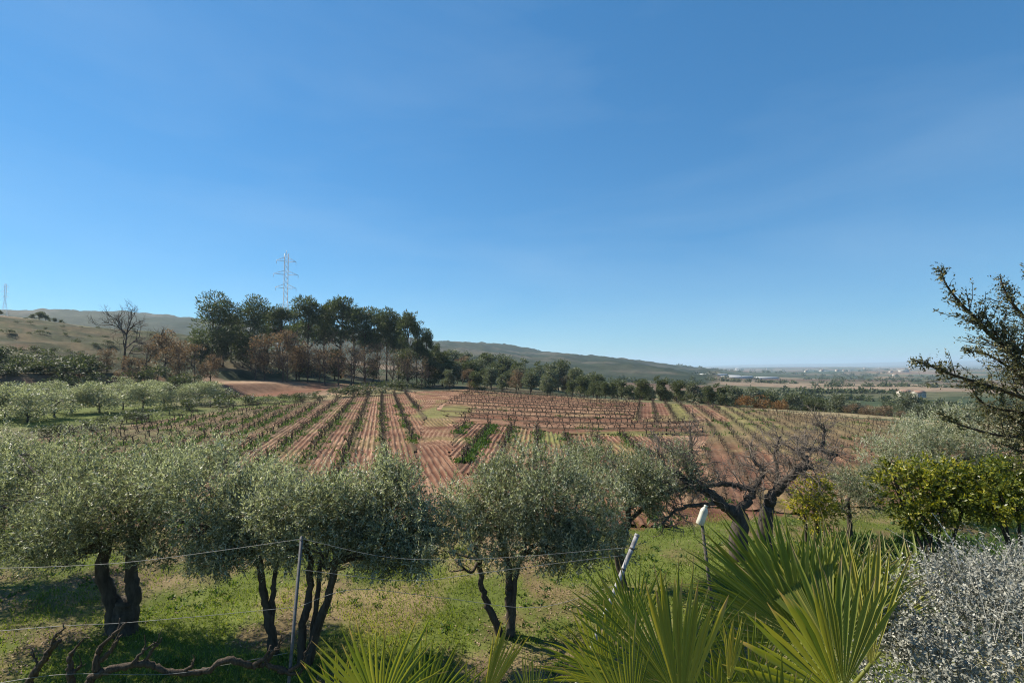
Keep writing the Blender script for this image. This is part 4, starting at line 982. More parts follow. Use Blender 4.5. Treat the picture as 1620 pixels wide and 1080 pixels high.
# ------------------------------------------------------------------ pylons
def pylon(px, Y, py_top, label, al=1.0):
    p = ground(px, Y); h = at(px, py_top, Y)[2] - p[2]
    root = thing('lattice_pylon', label, 'pylon', p, .5)
    bw = h * .085; tw = h * .016; t = h * .0017
    def hw(z): return bw + (tw - bw) * min(1, z / (h * .55)) ** .8 if z < h * .55 else tw * 1.0
    zs = np.concatenate([np.linspace(0, h * .55, 8), np.linspace(h * .6, h * .97, 9)])
    for sx in (-1, 1):
        for sy in (-1, 1):
            m = MB(); tube(m, [V(sx * hw(z), sy * hw(z), z) for z in zs], t, 4); obj('leg', m.mesh('leg', M['pylon']), root)
    m = MB()
    for a, b in zip(zs[:-1], zs[1:]):
        for s in (-1, 1):
            for k in (-1, 1):
                tube(m, [V(-k * hw(a), s * hw(a), a), V(k * hw(b), s * hw(b), b)], t * .6, 3); tube(m, [V(s * hw(a), -k * hw(a), a), V(s * hw(b), k * hw(b), b)], t * .6, 3)
    obj('bracing', m.mesh('bracing', M['pylon']), root)
    for z, L in ((.66, .17), (.78, .20), (.90, .16)):
        for s in (-1, 1):
            m = MB(); e = V(s * h * L * al, 0, h * z + h * .004)
            for sy in (-1, 1):
                tube(m, [V(s * tw, sy * tw, h * z), e], t * .8, 3); tube(m, [V(s * tw, sy * tw, h * (z + .035)), e], t * .7, 3)
            a = obj('crossarm', m.mesh('crossarm', M['pylon']), root)
            m = MB(); tube(m, [e, e - V(0, 0, h * .03)], t * .9, 5); obj('insulator', m.mesh('insulator', M['pylon']), a)
    m = MB(); tube(m, [V(0, 0, h * .96), V(0, 0, h)], t, 4); obj('peak', m.mesh('peak', M['pylon']), root)
pylon(450, 250, 396, 'tall pale lattice pylon rising behind the pine wood', .5)
pylon(4, 620, 447, 'thin distant pylon at the photo\'s left edge above the hill crest', .35)

# ------------------------------------------------------------------ lawn between the fence and the vineyard
def lawn():
    g = np.random.default_rng(50); mb = MB()
    N = 205000
    Y = 6.4 + (18.0 - 6.4) * g.random(N) ** 1.35; px = g.uniform(-120, 1850, N)
    x = (px - 810) / FPX * Y; y = Y
    dens = smooth(.36, .6, 1 - fbm(x * .8, y * .8, 31)) * .85 + .15
    dens *= (1 - .5 * smooth(.58, .7, fbm(x * 1.3, y * 1.3, 33)))
    k = g.random(N) < dens; x, y = x[k], y[k]; n = len(x)
    z = height(x, y) - .005
    d = np.stack([g.normal(0, .55, n), g.normal(0, .55, n), np.ones(n)], 1)
    L = g.uniform(.035, .095, n) * (0.7 + .8 * fbm(x * .6, y * .6, 34))
    tone = .42 + (fbm(x * .7, y * .7, 35) - .5) * .9 + g.normal(0, .17, n)
    leaves(mb, np.stack([x, y, z], 1), d, unit(g.normal(0, 1, (n, 3))), L, .012 + .004 * g.random(n), np.clip(tone, 0, 1))
    tag(obj('lawn_grass', mb.mesh('lawn_grass', M['grass'])), 'short green and straw-coloured grass below the olive trees', 'grass', kind='stuff')
    mb = MB(); N = 1500
    px = g.uniform(-40, 1660, N); Y = 6.6 + 9 * g.random(N) ** 1.3; x = (px - 810) / FPX * Y
    k = g.random(N) < smooth(.45, .65, fbm(x * .9, Y * .9, 36)) + .25 * (px > 1300); x, Y = x[k], Y[k]
    tufts(mb, x, Y, 14, np.full(len(x), .05), .085, .034, g, 0.0, 1.1)
    N = 620; px = g.uniform(1310, 1760, N); Y = g.uniform(8.2, 13.5, N); x = (px - 810) / FPX * Y
    tufts(mb, x, Y, 26, np.full(N, .16), .24, .06, g, 0.0, .9)
    tag(obj('lawn_weeds', mb.mesh('lawn_weeds', M['weed'])), 'broad-leaved green weeds scattered through the lawn', 'weeds', kind='stuff')
    mb = MB(); N = 26000
    px = g.uniform(-40, 1300, N); Y = 6.6 + 9 * g.random(N) ** 1.2; x = (px - 810) / FPX * Y
    k = g.random(N) < smooth(.5, .64, fbm(x * .8, Y * .8, 31)) * .9 + .05; x, Y = x[k], Y[k]; n = len(x)
    leaves(mb, np.stack([x, Y, height(x, Y) + .012], 1), np.stack([g.normal(0, 1, n), g.normal(0, 1, n), g.normal(.1, .25, n)], 1), unit(np.stack([g.normal(0, .4, n), g.normal(0, .4, n), np.ones(n)], 1)), .055 * g.uniform(.6, 1.3, n), .022, np.clip(g.normal(.5, .25, n), 0, 1))
    tag(obj('leaf_litter', mb.mesh('leaf_litter', M['litter'])), 'dry fallen leaves on bare patches of the lawn', 'leaves', kind='stuff')
lawn()

# ------------------------------------------------------------------ fence posts, wires, vine on the fence
def simple(name, label, cat, mb, mat, sm=True, group=None, loc=None):
    v = np.concatenate(mb.v); b = v.min(0)
    o = obj(name, mb.mesh(name, mat, sm)); return tag(o, label, cat, group)
top = at(478, 848, 6.9); bot = at(454, 1045, 6.9); bot[2] = float(height(bot[0], bot[1])) - .1
m = MB(); dx = (top - bot)
w = .02
c_ = []
for p in (bot, top):                    # angle-iron post: an L section
    for (a, b) in ((-w, -w), (w, -w), (w, -w + .012), (-w + .012, -w + .012), (-w + .012, w), (-w, w)):
        c_.append(p + V(a, b, 0))
m.add(c_, [(i, (i + 1) % 6, 6 + (i + 1) % 6, 6 + i) for i in range(6)] + [(6, 7, 8, 9), (6, 9, 10, 11)])
simple('fence_post', 'thin grey steel fence post standing between two slim olive trunks', 'fence post', m, M['galv'], False)
wt = at(1008, 846, 7.3); wb = at(972, 935, 7.05); wb2 = wb - (wt - wb) / np.linalg.norm(wt - wb) * 1.6
m = MB(); tube(m, [wb2, wb, wt], [.030, .030, .032], 10)
root = thing('leaning_post', 'white round post leaning right beside the palm fronds', 'fence post', (0, 0, 0))
obj('pole', m.mesh('pole', M['white_post'], True), root)
m = MB(); ax = unit(wt - wb); tube(m, [wt - ax * .02, wt + ax * .012], .036, 10); obj('cap', m.mesh('cap', M['white_post'], True), root)
for f in (.25, .62):
    q = wt + (wb - wt) * f; m = MB(); tube(m, [q - ax * .012, q + ax * .012], .036, 10); obj('wire_tie', m.mesh('wire_tie', M['stake'], True), root)

def wire(pts, label, r=.0030):
    m = MB(); cv = curve([at(*p) for p in pts], 10); tube(m, cv, r, 4, False)
    simple('fence_wire', label, 'wire', m, M['wire'], True, 'fence wires')
wire([(-40, 899, 6.2), (80, 896, 6.3), (200, 889, 6.45), (330, 873, 6.65), (478, 852, 6.88)], 'top fence wire running left from the grey post to the photo edge')
wire([(-40, 1001, 6.15), (90, 990, 6.25), (190, 985, 6.4), (330, 973, 6.6), (464, 960, 6.88)], 'middle fence wire passing the foot of the thick olive trunk')
wire([(-40, 1086, 6.1), (100, 1066, 6.2), (260, 1066, 6.4), (350, 1052, 6.6), (455, 1032, 6.88)], 'lowest fence wire along the bare vine')
wire([(478, 852, 6.88), (600, 879, 6.95), (700, 885, 7.0), (820, 880, 7.1), (990, 866, 7.25)], 'sagging top fence wire between grey post and white post')
wire([(470, 900, 6.88), (640, 918, 6.95), (760, 906, 7.0), (900, 888, 7.1), (985, 878, 7.2)], 'second sagging fence wire between grey post and white post')
wire([(464, 962, 6.88), (560, 932, 6.95), (700, 945, 7.0), (850, 960, 7.1), (975, 925, 7.2)], 'third fence wire crossing the leaning olive stems')

# ---- bare old vine trained on the fence
def grow_branch(mb, p0, d, L, r, g, lev, maxlev, up=.08, wig=.22, kids=3, sides=5, tip=.45):
    n = 6; pts = [np.asarray(p0, float)]; dd = unit(d)
    for i in range(n):
        dd = unit(dd + g.normal(0, wig, 3) + V(0, 0, up)); pts.append(pts[-1] + dd * L / n)
    pts = np.array(pts)
    tube(mb, pts, np.linspace(r, r * tip, n + 1) * g.uniform(.9, 1.12, n + 1), sides if lev == 0 else max(3, sides - lev))
    if lev < maxlev:
        for k in range(kids):
            i = g.integers(2, n + 1); a = g.uniform(.4, 1.05)
            ax = unit(pts[i] - pts[i - 1]); o = unit(np.cross(ax, g.normal(0, 1, 3)))
            grow_branch(mb, pts[i], ax * cos(a) + o * sin(a), L * g.uniform(.45, .72), r * tip * g.uniform(.75, 1.0), g, lev + 1, maxlev, up, wig, kids, sides, tip)
def fence_vine(label, pl, spurs, seed):
    g = np.random.default_rng(seed); m = MB()
    pts = curve([at(a, b, y) for (a, b, y, w) in pl], 7)
    wd = np.interp(np.linspace(0, 1, len(pts)), np.linspace(0, 1, len(pl)), [w * y / FPX / 2 * .72 for (a, b, y, w) in pl])
    pts[1:-1] += g.normal(0, .008, (len(pts) - 2, 3))
    tube(m, pts, wd * g.uniform(.82, 1.2, len(pts)), 8)
    base = pts[0]
    root = thing('fence_grapevine', label, 'grapevine', (0, 0, 0), group='bare vines on the fence')
    obj('trunk', m.mesh('trunk', M['vine_bark'], True), root)
    for sp in spurs:
        m = MB(); c = curve([at(*q[:3]) for q in sp], 5)
        w0 = sp[0][3]; y = sp[0][2]
        c[1:-1] += g.normal(0, .008, (len(c) - 2, 3))
        tube(m, c, np.linspace(w0, w0 * .4, len(c)) * y / FPX / 2 * .75 * g.uniform(.8, 1.25, len(c)), 6)
        for k in range(2):
            i = g.integers(len(c) // 2, len(c)); grow_branch(m, c[i], unit(c[-1] - c[0]) + g.normal(0, .5, 3), g.uniform(.08, .18), w0 * .3 * y / FPX / 2, g, 0, 0, .03, .3, 0, 4)
        obj('spur', m.mesh('spur', M['vine_bark'], True), root)
fence_vine('gnarled bare vine with a long horizontal arm along the lowest wire',
           [(120, 1130, 6.3, 20), (140, 1080, 6.3, 18), (158, 1064, 6.3, 16), (200, 1052, 6.35, 15), (235, 1050, 6.4, 13), (270, 1062, 6.45, 12), (320, 1062, 6.55, 12), (360, 1043, 6.6, 12), (400, 1053, 6.7, 11), (420, 1050, 6.75, 10), (455, 1062, 6.85, 10)],
           [[(152, 1062, 6.3, 13), (155, 1035, 6.3), (160, 1022, 6.3), (182, 1002, 6.3), (200, 985, 6.3)], [(160, 1046, 6.3, 10), (178, 1025, 6.32), (182, 1015, 6.32)],
            [(210, 1050, 6.35, 9), (228, 1028, 6.4), (248, 1016, 6.4)], [(226, 1050, 6.4, 9), (240, 1030, 6.4), (250, 1018, 6.4)], [(290, 1062, 6.5, 8), (304, 1052, 6.5), (306, 1042, 6.5)],
            [(400, 1053, 6.7, 10), (418, 1040, 6.7), (428, 1020, 6.7)], [(420, 1048, 6.75, 9), (436, 1026, 6.75), (448, 1008, 6.75)], [(455, 1062, 6.85, 9), (478, 1046, 6.85), (486, 1028, 6.85)], [(440, 1060, 6.8, 8), (470, 1066, 6.85), (480, 1050, 6.85)]], 71)
fence_vine('short bare vine arm slanting up at the photo\'s lower left corner',
           [(35, 1120, 6.2, 16), (50, 1072, 6.2, 15), (68, 1045, 6.2, 12), (82, 1025, 6.2, 11), (95, 1012, 6.2, 8)], [[(84, 1020, 6.2, 8), (88, 1005, 6.2), (104, 992, 6.2)], [(62, 1052, 6.2, 7), (56, 1042, 6.2), (50, 1036, 6.2)]], 72)
fence_vine('small upright bare vine stump left of the long vine arm',
           [(112, 1120, 6.25, 15), (112, 1070, 6.25, 14), (110, 1052, 6.25, 11), (112, 1032, 6.25, 8)], [[(111, 1034, 6.25, 7), (122, 1022, 6.25), (134, 1008, 6.25)], [(113, 1066, 6.25, 8), (124, 1056, 6.25), (128, 1052, 6.25)]], 73)

# ------------------------------------------------------------------ bare fig tree
def fig():
    g = np.random.default_rng(90); Y = 11.6
    base = at(1185, 885, Y); base[2] = float(height(base[0], base[1]))
    root = thing('bare_fig_tree', 'bare twisted fig tree with thick spreading limbs and curling twigs', 'fig tree', (0, 0, 0))
    def limb(pl, w0, w1, name='limb', kids=10, kl=.75):
        m = MB(); pts = curve([at(a, b, Y + d) for a, b, d in pl], 7)
        pts[1:-1] += g.normal(0, .015, (len(pts) - 2, 3))
        rad = np.linspace(w0, w1, len(pts)) * .33 * Y / FPX * g.uniform(.85, 1.15, len(pts))
        tube(m, pts, rad, 8)
        o = obj(name, m.mesh(name, M['fig_bark'], True), root)
        if kids:
            m2 = MB()
            for k in range(kids * 3):
                i = g.integers(len(pts) // 3, len(pts)); ax = unit(pts[min(i + 1, len(pts) - 1)] - pts[i - 1])
                dd = ax * .5 + g.normal(0, .65, 3) + V(0, 0, .22)
                grow_branch(m2, pts[i], dd, g.uniform(.5, 1.0) * kl, g.uniform(.006, .014), g, 0, 2, .02, .26, 4, 5, .55)
            obj('branch', m2.mesh('branch', M['fig_twig'], True), o)
    b0 = at(1170, 900, Y); b0[2] = base[2] - .1
    m = MB(); pts = curve([b0, at(1168, 850, Y), at(1172, 822, Y), at(1160, 808, Y)], 6); tube(m, pts, np.linspace(46, 34, len(pts)) * .33 * Y / FPX, 10); obj('trunk', m.mesh('trunk', M['fig_bark'], True), root)
    m = MB(); b1 = at(1212, 900, Y + .2); b1[2] = base[2] - .1; pts = curve([b1, at(1210, 840, Y + .2), at(1214, 800, Y + .2)], 6); tube(m, pts, np.linspace(40, 30, len(pts)) * .33 * Y / FPX, 10); obj('trunk', m.mesh('trunk', M['fig_bark'], True), root)
    limb([(1162, 812, 0), (1145, 800, -.1), (1125, 780, -.2), (1100, 770, -.2), (1060, 745, -.3), (1030, 755, -.4)], 26, 8, kids=13)
    limb([(1168, 806, 0), (1185, 790, .1), (1188, 775, .2), (1150, 766, .3), (1110, 768, .3)], 20, 9, kids=9)
    limb([(1125, 782, -.2), (1095, 755, 0), (1088, 735, .1), (1096, 722, .2)], 18, 9, kids=10)
    limb([(1214, 802, .2), (1222, 785, .1), (1240, 765, 0), (1262, 745, -.2), (1285, 735, -.3)], 28, 12, kids=12)
    limb([(1188, 778, .2), (1200, 762, .2), (1206, 745, .3), (1190, 725, .4)], 14, 7, kids=9)
    limb([(1262, 745, -.2), (1275, 725, 0), (1262, 712, .1), (1300, 712, .2), (1325, 720, .2)], 17, 9, kids=11, kl=.6)
    limb([(1300, 712, .2), (1305, 690, .3), (1302, 672, .3)], 9, 3, kids=6, kl=.5)
    limb([(1214, 806, .2), (1230, 760, .6), (1225, 720, .8), (1235, 690, .9)], 12, 4, kids=9, kl=.7)
    limb([(1096, 724, .2), (1092, 700, .3), (1094, 668, .4)], 8, 2, kids=6, kl=.5)
    limb([(1100, 770, -.2), (1070, 775, -.3), (1045, 785, -.4), (1030, 800, -.4)], 9, 3, kids=9, kl=.6)
    limb([(1060, 747, -.3), (1045, 730, -.2), (1040, 712, -.1)], 9, 3, kids=8, kl=.6)
    limb([(1140, 795, -.1), (1090, 800, -.4), (1065, 810, -.6), (1050, 830, -.7)], 10, 4, kids=9, kl=.6)
fig()

# ------------------------------------------------------------------ jug on a stake
def jug():
    Y = 8.2
    p0 = at(1107, 829, Y); p1 = at(1117, 799, Y); ax = unit(p1 - p0); L = np.linalg.norm(p1 - p0)
    prof = [(0, .0), (0, .070), (.02, .080), (.25, .083), (.5, .080), (.68, .080), (.80, .062), (.88, .038), (.92, .030), (.94, .036), (1.0, .036), (1.0, 0)]
    m = MB(); s1 = unit(np.cross(ax, V(0, 1, 0))); s2 = np.cross(ax, s1); n = 16; vv = []
    for t, r in prof:
        for k in range(n):
            a = 2 * pi * k / n; rr = r * .8 * (1 - .12 * abs(cos(2 * a)) * (.1 < t < .75))
            vv.append(p0 + ax * L * t + (s1 * cos(a) + s2 * sin(a)) * rr)
    q = [(i * n + k, i * n + (k + 1) % n, (i + 1) * n + (k + 1) % n, (i + 1) * n + k) for i in range(len(prof) - 1) for k in range(n)]
    m.add(vv, q)
    root = thing('plastic_jug', 'white plastic jug tilted on top of a dark stake before the fig tree', 'jug', (0, 0, 0))
    obj('bottle_body', m.mesh('bottle_body', M['jug'], True), root)
    m = MB(); b = at(1135, 900, Y); b[2] = float(height(b[0], b[1])) - .1
    tube(m, [b, (b + p0) / 2 + V(.01, 0, 0), p0 + ax * .08], [.03, .028, .024], 7)
    simple('garden_stake', 'dark wooden stake holding up the white plastic jug', 'stake', m, M['stake'])
jug()

# ------------------------------------------------------------------ citrus bushes
def leafy_bush(name, label, cat, px, Y, lobes, nsh, ll, lw, mat, bark, seed, tone, nleaf=9, Lsh=(.15, .3), up=.3, group=None, shell=3.0):
    g = np.random.default_rng(seed)
    b = ground(px, Y); root = thing(name, label, cat, b, group=group)
    mt = MB(); mc = MB(); L3 = []
    for (lx, ly, dy, rx, ry) in lobes:
        y_ = Y + dy; L3.append((at(lx, ly, y_) - b, V(rx, rx * .85, ry) * y_ / FPX))
    vol = np.array([l[1].prod() ** .7 for l in L3]); vol /= vol.sum()
    for l, f in zip(L3, vol):
        st = V(g.normal(0, .06), g.normal(0, .06), -.05)
        cv = curve([st, (st + l[0]) * V(.5, .5, .55) + g.normal(0, .05, 3), l[0]], 6)
        tube(mt, cv, np.linspace(.04, .012, len(cv)), 6)
        for k in range(8):
            q, w, rr = in_lobe((l[0], l[1] * .9), 1, g); tube(mt, curve([cv[g.integers(4, len(cv))], (l[0] + q[0]) / 2, q[0]], 3), np.linspace(.012, .004, 5), 4, False)
        n = int(nsh * f); q, w, rr = in_lobe(l, n, g, shell)
        keep = fbm(q[:, 0] * 2.6 + q[:, 1] * 1.3, q[:, 2] * 2.6 - q[:, 1], seed % 30, 2) > .36
        q, w, rr = q[keep], w[keep], rr[keep]; n = len(q)
        d = w + g.normal(0, .4, (n, 3)); d[:, 2] += up
        tn = tone + (rr - .7) * .5 + (fbm(q[:, 0] * 3, q[:, 2] * 3 + q[:, 1], seed, 2) - .5) * .5  # outer leaves tinted yellower, standing in for sunlight on them
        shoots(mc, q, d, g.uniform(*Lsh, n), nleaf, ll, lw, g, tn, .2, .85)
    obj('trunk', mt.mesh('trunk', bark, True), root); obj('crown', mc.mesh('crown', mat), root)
leafy_bush('citrus_bush', 'small yellow-green citrus bush beside the fig tree', 'citrus bush', 1282, 12.4, [(1285, 790, 0, 28, 30), (1272, 815, -.1, 24, 26), (1300, 805, .1, 22, 24), (1287, 768, .1, 20, 16)], 420, .10, .042, M['citrus_leaf'], M['dark_bark'], 801, .56)
leafy_bush('citrus_bush', 'dark citrus bush with leaves coloured yellow as if sunlit, left of the two large ones', 'citrus bush', 1470, 11.0, [(1430, 775, 0, 48, 32), (1490, 785, -.1, 56, 36), (1480, 755, .2, 50, 24), (1410, 748, .2, 20, 14), (1530, 775, .1, 40, 36), (1460, 815, -.1, 40, 22)], 1100, .10, .042, M['citrus_leaf'], M['dark_bark'], 802, .36)
leafy_bush('citrus_bush', 'dark citrus bush with yellowing leaves at the photo\'s right edge', 'citrus bush', 1590, 10.6, [(1580, 775, 0, 52, 36), (1640, 780, -.1, 50, 38), (1600, 750, .2, 40, 20), (1570, 800, -.2, 44, 24)], 1000, .10, .042, M['citrus_leaf'], M['dark_bark'], 803, .30)

# ------------------------------------------------------------------ dark evergreen with long branches at the right edge
def dark_tree():
    g = np.random.default_rng(95); Y = 5.6
    b = ground(1760, Y); root = thing('dark_evergreen', 'dark small-leaved evergreen reaching long branches in from the right edge', 'tree', (0, 0, 0))
    m = MB(); tp = at(1740, 560, Y); cv = curve([b - V(0, 0, .1), at(1750, 800, Y), tp], 7); tube(m, cv, np.linspace(.09, .05, len(cv)), 9); obj('trunk', m.mesh('trunk', M['dark_bark'], True), root)
    mc = MB()
    main = [([(1740, 640, 0), (1660, 580, 0), (1580, 540, -.1), (1545, 505, -.1), (1520, 480, -.1), (1498, 452, -.1), (1488, 428, -.1)], 9), ([(1740, 600, 0), (1660, 540, .1), (1610, 490, .1), (1590, 460, .1), (1582, 436, .1)], 8), ([(1740, 580, 0), (1670, 500, 0), (1640, 450, 0), (1622, 405, 0)], 8),
            ([(1740, 680, 0), (1650, 640, -.1), (1570, 612, -.2), (1505, 592, -.2), (1470, 578, -.2), (1448, 570, -.2)], 8), ([(1740, 700, 0), (1650, 660, .2), (1560, 640, .2), (1530, 600, .2)], 7), ([(1740, 720, 0), (1660, 690, 0), (1590, 690, 0), (1520, 672, -.1), (1490, 655, -.1)], 7),
            ([(1740, 700, 0), (1670, 640, .3), (1610, 590, .3), (1560, 560, .3), (1530, 555, .3)], 7), ([(1740, 640, 0), (1680, 600, .2), (1620, 560, .2), (1590, 520, .2)], 7), ([(1740, 740, 0), (1680, 730, 0), (1620, 715, -.1), (1580, 700, -.1)], 6), ([(1740, 660, 0), (1690, 560, .2), (1650, 500, .2), (1640, 470, .2)], 7),
            ([(1740, 620, 0), (1660, 610, -.2), (1600, 560, -.2), (1570, 520, -.2), (1560, 500, -.2)], 6), ([(1740, 700, 0), (1660, 700, .3), (1600, 660, .3), (1560, 650, .3)], 6)]
    runs = [(curve([at(a, c, Y + d) for a, c, d in pl], 8), w0) for pl, w0 in main]
    c0 = tp
    for k in range(11):                   # the rest of the crown, out of the frame
        a = g.uniform(-1.2, 1.9); z = g.uniform(.1, 1.5); L = g.uniform(.7, 1.3)
        dd = V(cos(a), sin(a), 0); p = c0 + V(0, 0, z - 1.3)
        runs.append((curve([p, p + dd * L * .4 + V(0, 0, .15), p + dd * L * .75 + V(0, 0, .4), p + dd * L + V(0, 0, .75)], 8), 7))
    for pts, w0 in runs:
        n = len(pts)
        mb = MB(); tube(mb, pts, np.linspace(w0, 1.5, n) * .5 * Y / FPX, 5)
        cs = []; ds = []
        for i in range(n // 4, n):
            ax = unit(pts[min(i + 1, n - 1)] - pts[i - 1])
            f = i / n
            if g.random() < .3: continue
            for k in range(7 if f < .5 else 3 if f < .75 else 2):
                o = unit(np.cross(ax, g.normal(0, 1, 3)))
                L = g.uniform(.05, .5) * (1.25 - f) * (1.0 if f < .6 else .4)
                d = unit(ax * .7 + o * .8 + V(0, 0, .15)); e = pts[i] + d * L
                e = e + g.normal(0, .08, 3) * L
                tube(mb, [pts[i], (pts[i] + e) / 2 + g.normal(0, .05, 3) * L, e], [.005, .004, .002], 3, False); d = unit(e - pts[i])
                nn = max(2, int(L / .06))
                for j in range(nn):
                    cs.append(pts[i] + d * L * (j + .5) / nn); ds.append(d * .6 + unit(g.normal(0, 1, 3)) * .7)
            cs.append(pts[i]); ds.append(ax + g.normal(0, .4, 3))
        cs = np.array(cs); ds = np.array(ds)
        shoots(mc, cs, ds, g.uniform(.05, .12, len(cs)), 7, .036, .017, g, .5, .25, .9)
        obj('branch', mb.mesh('branch', M['dark_bark'], True), root)
    obj('crown', mc.mesh('crown', M['dark_leaf']), root)
dark_tree()

# ------------------------------------------------------------------ fan palms
def frond_mesh(hub, tip, nrm, R, spread, n, split, g, droop=.12, fold=.55, cup=.0, age=0., wid=1.0):
    ax = unit(tip - hub); nrm = unit(nrm - ax * np.dot(nrm, ax)); sd = np.cross(ax, nrm)
    mb = MB(); dth = spread / n
    ts = np.array([.04, .25, .45, .6, .74, .86, .95, 1.0])
    for k in range(n):
        th = -spread / 2 + (k + .5) * dth + g.normal(0, dth * .16)
        if g.random() < .04: continue
        L = R * (.80 + .20 * cos(th * .8)) * g.uniform(.82, 1.08)
        sp = split * g.uniform(.85, 1.15)
        d = ax * cos(th) + sd * sin(th)
        s_ = -ax * sin(th) + sd * cos(th)
        lift = cup * (sin(th) ** 2)
        tw = g.normal(0, .5); dr = droop * g.uniform(.3, 1.8) * (3.5 if g.random() < .12 else 1); side = g.normal(0, .05)
        vv = []; tipv = []
        for t in ts:
            r = t * L
            hw = r * tan(dth / 2) * wid if t <= sp else sp * L * tan(dth / 2) * wid * max(0.03, (1 - (t - sp) / (1 - sp))) ** .8
            f = fold * (1 if t <= sp else 1 + .8 * (t - sp))
            e = max(0, t - sp * .8)
            c = hub + d * r + nrm * lift * r - V(0, 0, 1) * dr * L * e * e * 2 + s_ * side * L * e * e * 2
            sw = s_ * cos(tw * e) + nrm * sin(tw * e)
            ed = nrm * hw * f
            vv += [c - sw * hw + ed * .5, c - ed * .5, c + sw * hw + ed * .5]; tipv += [t] * 3
        q = []
        for i in range(len(ts) - 1):
            a = i * 3; q += [(a, a + 1, a + 4, a + 3), (a + 1, a + 2, a + 5, a + 4)]
        mb.add(vv, q, var=np.clip(g.normal(.5, .2) + np.tile([.12, -.1, .12], len(ts)), 0, 1), tip=np.array(tipv) * g.uniform(.9, 1.1), age=float(np.clip(age + g.normal(0, .12), 0, 1)))
    return mb
def palm(label, base, fronds, seed, trunk_top):
    g = np.random.default_rng(seed)
    root = thing('fan_palm', label, 'palm', (0, 0, 0), group='fan palms in the foreground')
    m = MB(); cv = curve([base, (base + trunk_top) / 2, trunk_top], 6)
    tube(m, cv, np.linspace(.13, .10, len(cv)) * g.uniform(.9, 1.15, len(cv)), 9); obj('trunk', m.mesh('trunk', M['dark_bark'], True), root)
    for fr in fronds:
        hx, hy, Y, tx, ty, Yt, spread, n, split, age, kw = fr
        hub = at(hx, hy, Y); tip = at(tx, ty, Yt); Rr = np.linalg.norm(tip - hub)
        toward = unit(V(0, 0, CAM_Z) - hub)
        nrm = toward + V(*kw.get('n', (0, 0, .2)))
        mb = frond_mesh(hub, tip, nrm, Rr, R_(spread), n, split, g, kw.get('droop', .10), kw.get('fold', .6), kw.get('cup', -.12), age)
        o = obj('frond', mb.mesh('frond', M['palm']), root)
        if kw.get('lab'): o['label'] = kw['lab']
        m = MB(); mid = (trunk_top + hub) / 2 - V(0, 0, .05)
        c = curve([trunk_top, mid, hub + unit(tip - hub) * .03], 6); tube(m, c, np.linspace(.014, .008, len(c)), 6, var=.5, tip=0., age=.25)
        obj('petiole', m.mesh('petiole', M['palm'], True), o)
bz = lambda x, y: float(height(x, y)) - .1
# palm at the bottom middle
pc = at(640, 1250, 3.2)
palm('small fan palm whose pale frond tips rise at the bottom edge, left of middle', V(pc[0], pc[1], bz(pc[0], pc[1])), [
    (600, 1130, 2.6, 612, 962, 2.65, 150, 30, .5, .12, dict(fold=.8, droop=.02, cup=-.05)),
    (540, 1150, 2.6, 490, 1030, 2.6, 110, 20, .5, .12, dict(fold=.8, droop=.04)),
    (665, 1140, 2.8, 692, 985, 2.9, 110, 22, .46, .08, dict(fold=.8, droop=.04)),
    (762, 1120, 2.6, 814, 985, 2.6, 26, 9, .72, .75, dict(fold=1.0, droop=.02, lab='yellowing half-folded frond with dry tips')),
    (735, 1150, 2.8, 775, 1045, 2.85, 60, 12, .5, .4, dict(droop=.05)),
    (840, 1140, 2.8, 862, 1030, 2.9, 100, 22, .45, .1, dict(droop=.06)),
], 901, at(660, 1230, 3.2))
pc = at(1190, 1260, 2.7)
palm('large fan palm with broad green fronds at the bottom right', V(pc[0], pc[1], bz(pc[0], pc[1])), [
    (1068, 1098, 2.5, 985, 882, 2.65, 130, 42, .5, .1, dict(fold=.6, droop=.05)),
    (1000, 1150, 2.35, 905, 1005, 2.4, 125, 34, .5, .18, dict(fold=.6, droop=.07)),
    (1002, 1010, 3.3, 958, 872, 3.4, 110, 28, .5, .05, dict(fold=.6, droop=.06)),
    (1078, 1130, 1.95, 1086, 912, 1.95, 38, 11, .7, .62, dict(fold=1.0, droop=.02, lab='half-folded yellow-green frond standing upright')),
    (1152, 1085, 1.9, 1166, 975, 1.9, 22, 7, .7, .85, dict(fold=1.0, droop=.0, lab='small folded frond with brown dried tips')),
    (1275, 1015, 2.75, 1205, 796, 2.85, 180, 54, .55, .1, dict(fold=.6, droop=.05, cup=-.1)),
    (1245, 985, 3.1, 1172, 800, 3.2, 125, 34, .5, .06, dict(fold=.6, droop=.05)),
    (1315, 1030, 2.6, 1290, 818, 2.85, 100, 32, .5, .08, dict(fold=.6, droop=.05)),
    (1335, 1090, 2.15, 1318, 868, 2.2, 60, 14, .62, .2, dict(fold=.8, droop=.03)),
    (1330, 1105, 2.1, 1198, 955, 2.05, 72, 14, .6, .18, dict(fold=.8, droop=.04)),
    (1378, 1060, 2.4, 1378, 850, 2.5, 30, 10, .7, .5, dict(fold=1.0, droop=.02)),
    (1130, 1150, 2.2, 1112, 1010, 2.2, 135, 28, .5, .08, dict(droop=.08)),
    (1240, 1170, 2.0, 1228, 1025, 2.0, 140, 28, .5, .02, dict(droop=.08)),
    (1185, 1105, 2.4, 1150, 960, 2.45, 150, 36, .5, .05, dict(droop=.07)),
    (1340, 965, 3.4, 1296, 806, 3.6, 120, 28, .5, .3, dict(fold=.7, droop=.05)),
    (1400, 990, 3.2, 1436, 850, 3.4, 110, 24, .5, .15, dict(fold=.7, droop=.06)),
    (1455, 960, 3.6, 1462, 835, 3.8, 130, 26, .55, .1, dict(fold=.7, droop=.06)),
    (960, 1080, 3.0, 890, 950, 3.0, 110, 26, .5, .15, dict(droop=.08)),
], 902, at(1200, 1220, 2.7))

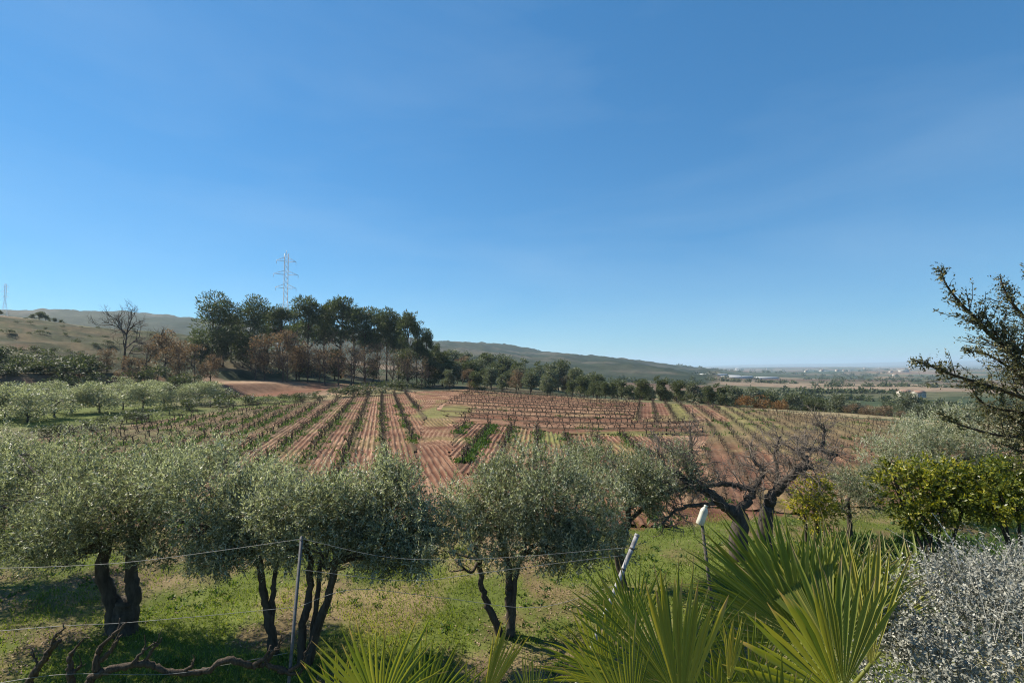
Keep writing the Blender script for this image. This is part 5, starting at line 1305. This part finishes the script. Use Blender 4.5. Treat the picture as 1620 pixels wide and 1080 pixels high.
# ------------------------------------------------------------------ silver-leaved shrub
def silver():
    g = np.random.default_rng(97); Y = 2.7
    b = ground(1640, Y); root = thing('silver_shrub', 'dense silver-leaved shrub filling the lower right corner', 'shrub', b)
    lobes = [(1500, 1000, -.1, 85, 80), (1580, 965, 0, 100, 70), (1660, 935, .2, 110, 62), (1450, 1080, -.2, 85, 75), (1560, 1080, -.3, 130, 90), (1680, 1020, -.1, 130, 120), (1420, 1000, .1, 40, 40), (1540, 910, .3, 60, 36), (1480, 930, .2, 46, 36)]
    mc = MB(); mt = MB(); L3 = []
    for (lx, ly, dy, rx, ry) in lobes:
        y_ = Y + dy; L3.append((at(lx, ly, y_) - b, V(rx, rx * .9, ry) * y_ / FPX))
    vol = np.array([l[1].prod() ** .7 for l in L3]); vol /= vol.sum()
    for l, f in zip(L3, vol):
        cv = curve([V(0, 0, -.05), l[0] * V(.5, .5, .6), l[0]], 5); tube(mt, cv, np.linspace(.03, .01, len(cv)), 6)
        n = int(6000 * f); q, w, rr = in_lobe(l, n, g, 3.2)
        kp = fbm(q[:, 0] * 7 + q[:, 1] * 4, q[:, 2] * 7 - q[:, 1] * 3, 58, 2) > .43
        q, w = q[kp], w[kp]; n = len(q)
        d = w + g.normal(0, .5, (n, 3)); d[:, 2] += .25; d[:, 0] -= .15
        tn = .5 + (fbm(q[:, 0] * 6, q[:, 2] * 6 + q[:, 1] * 3, 3, 2) - .5) * .4
        shoots(mc, q, d, g.uniform(.06, .15, n), 12, .023, .0105, g, tn + .03, .2, .95)
        m = int(130 * f) + 2; a = unit(g.normal(0, 1, (m, 3)) + V(-.5, -.5, .6))
        q = l[0] + a * l[1] * .8; d = unit(a + V(-.6, -.2, .7) + g.normal(0, .3, (m, 3)))
        shoots(mc, q, d, g.uniform(.12, .32, m), 9, .015, .007, g, .6, .15, 1.0, 0, (mt, .0018))
    # one tall upright sprig
    q = np.array([at(1520, 905, 2.75) - b]); d = np.array([[-.06, 0, 1.0]])
    shoots(mc, q, d, np.array([.34]), 22, .02, .009, g, .7, .15, 1.0, 0, (mt, .003))
    obj('stem', mt.mesh('stem', M['silver_stem'], True), root); obj('crown', mc.mesh('crown', M['silver_leaf']), root)
silver()

# ------------------------------------------------------------------ air
def haze():
    m, nt, out = new_mat('haze_mat')
    v = node(nt, 'ShaderNodeVolumePrincipled'); v.inputs['Color'].default_value = (0.62, 0.82, 1.0, 1)
    v.inputs['Density'].default_value = HAZE; v.inputs['Anisotropy'].default_value = 0.2
    nt.links.new(v.outputs[0], out.inputs['Volume'])
    mb = MB(); a, b, c, d = -17500, 17500, -60, 165
    mb.add([(a, a, c), (b, a, c), (b, b, c), (a, b, c), (a, a, d), (b, a, d), (b, b, d), (a, b, d)], [(3, 2, 1, 0), (4, 5, 6, 7), (0, 1, 5, 4), (1, 2, 6, 5), (2, 3, 7, 6), (3, 0, 4, 7)])
    o = obj('haze', mb.mesh('haze', m)); tag(o, 'thin bluish haze over the whole valley', 'haze', kind='stuff')
HAZE = 0.00014
haze()
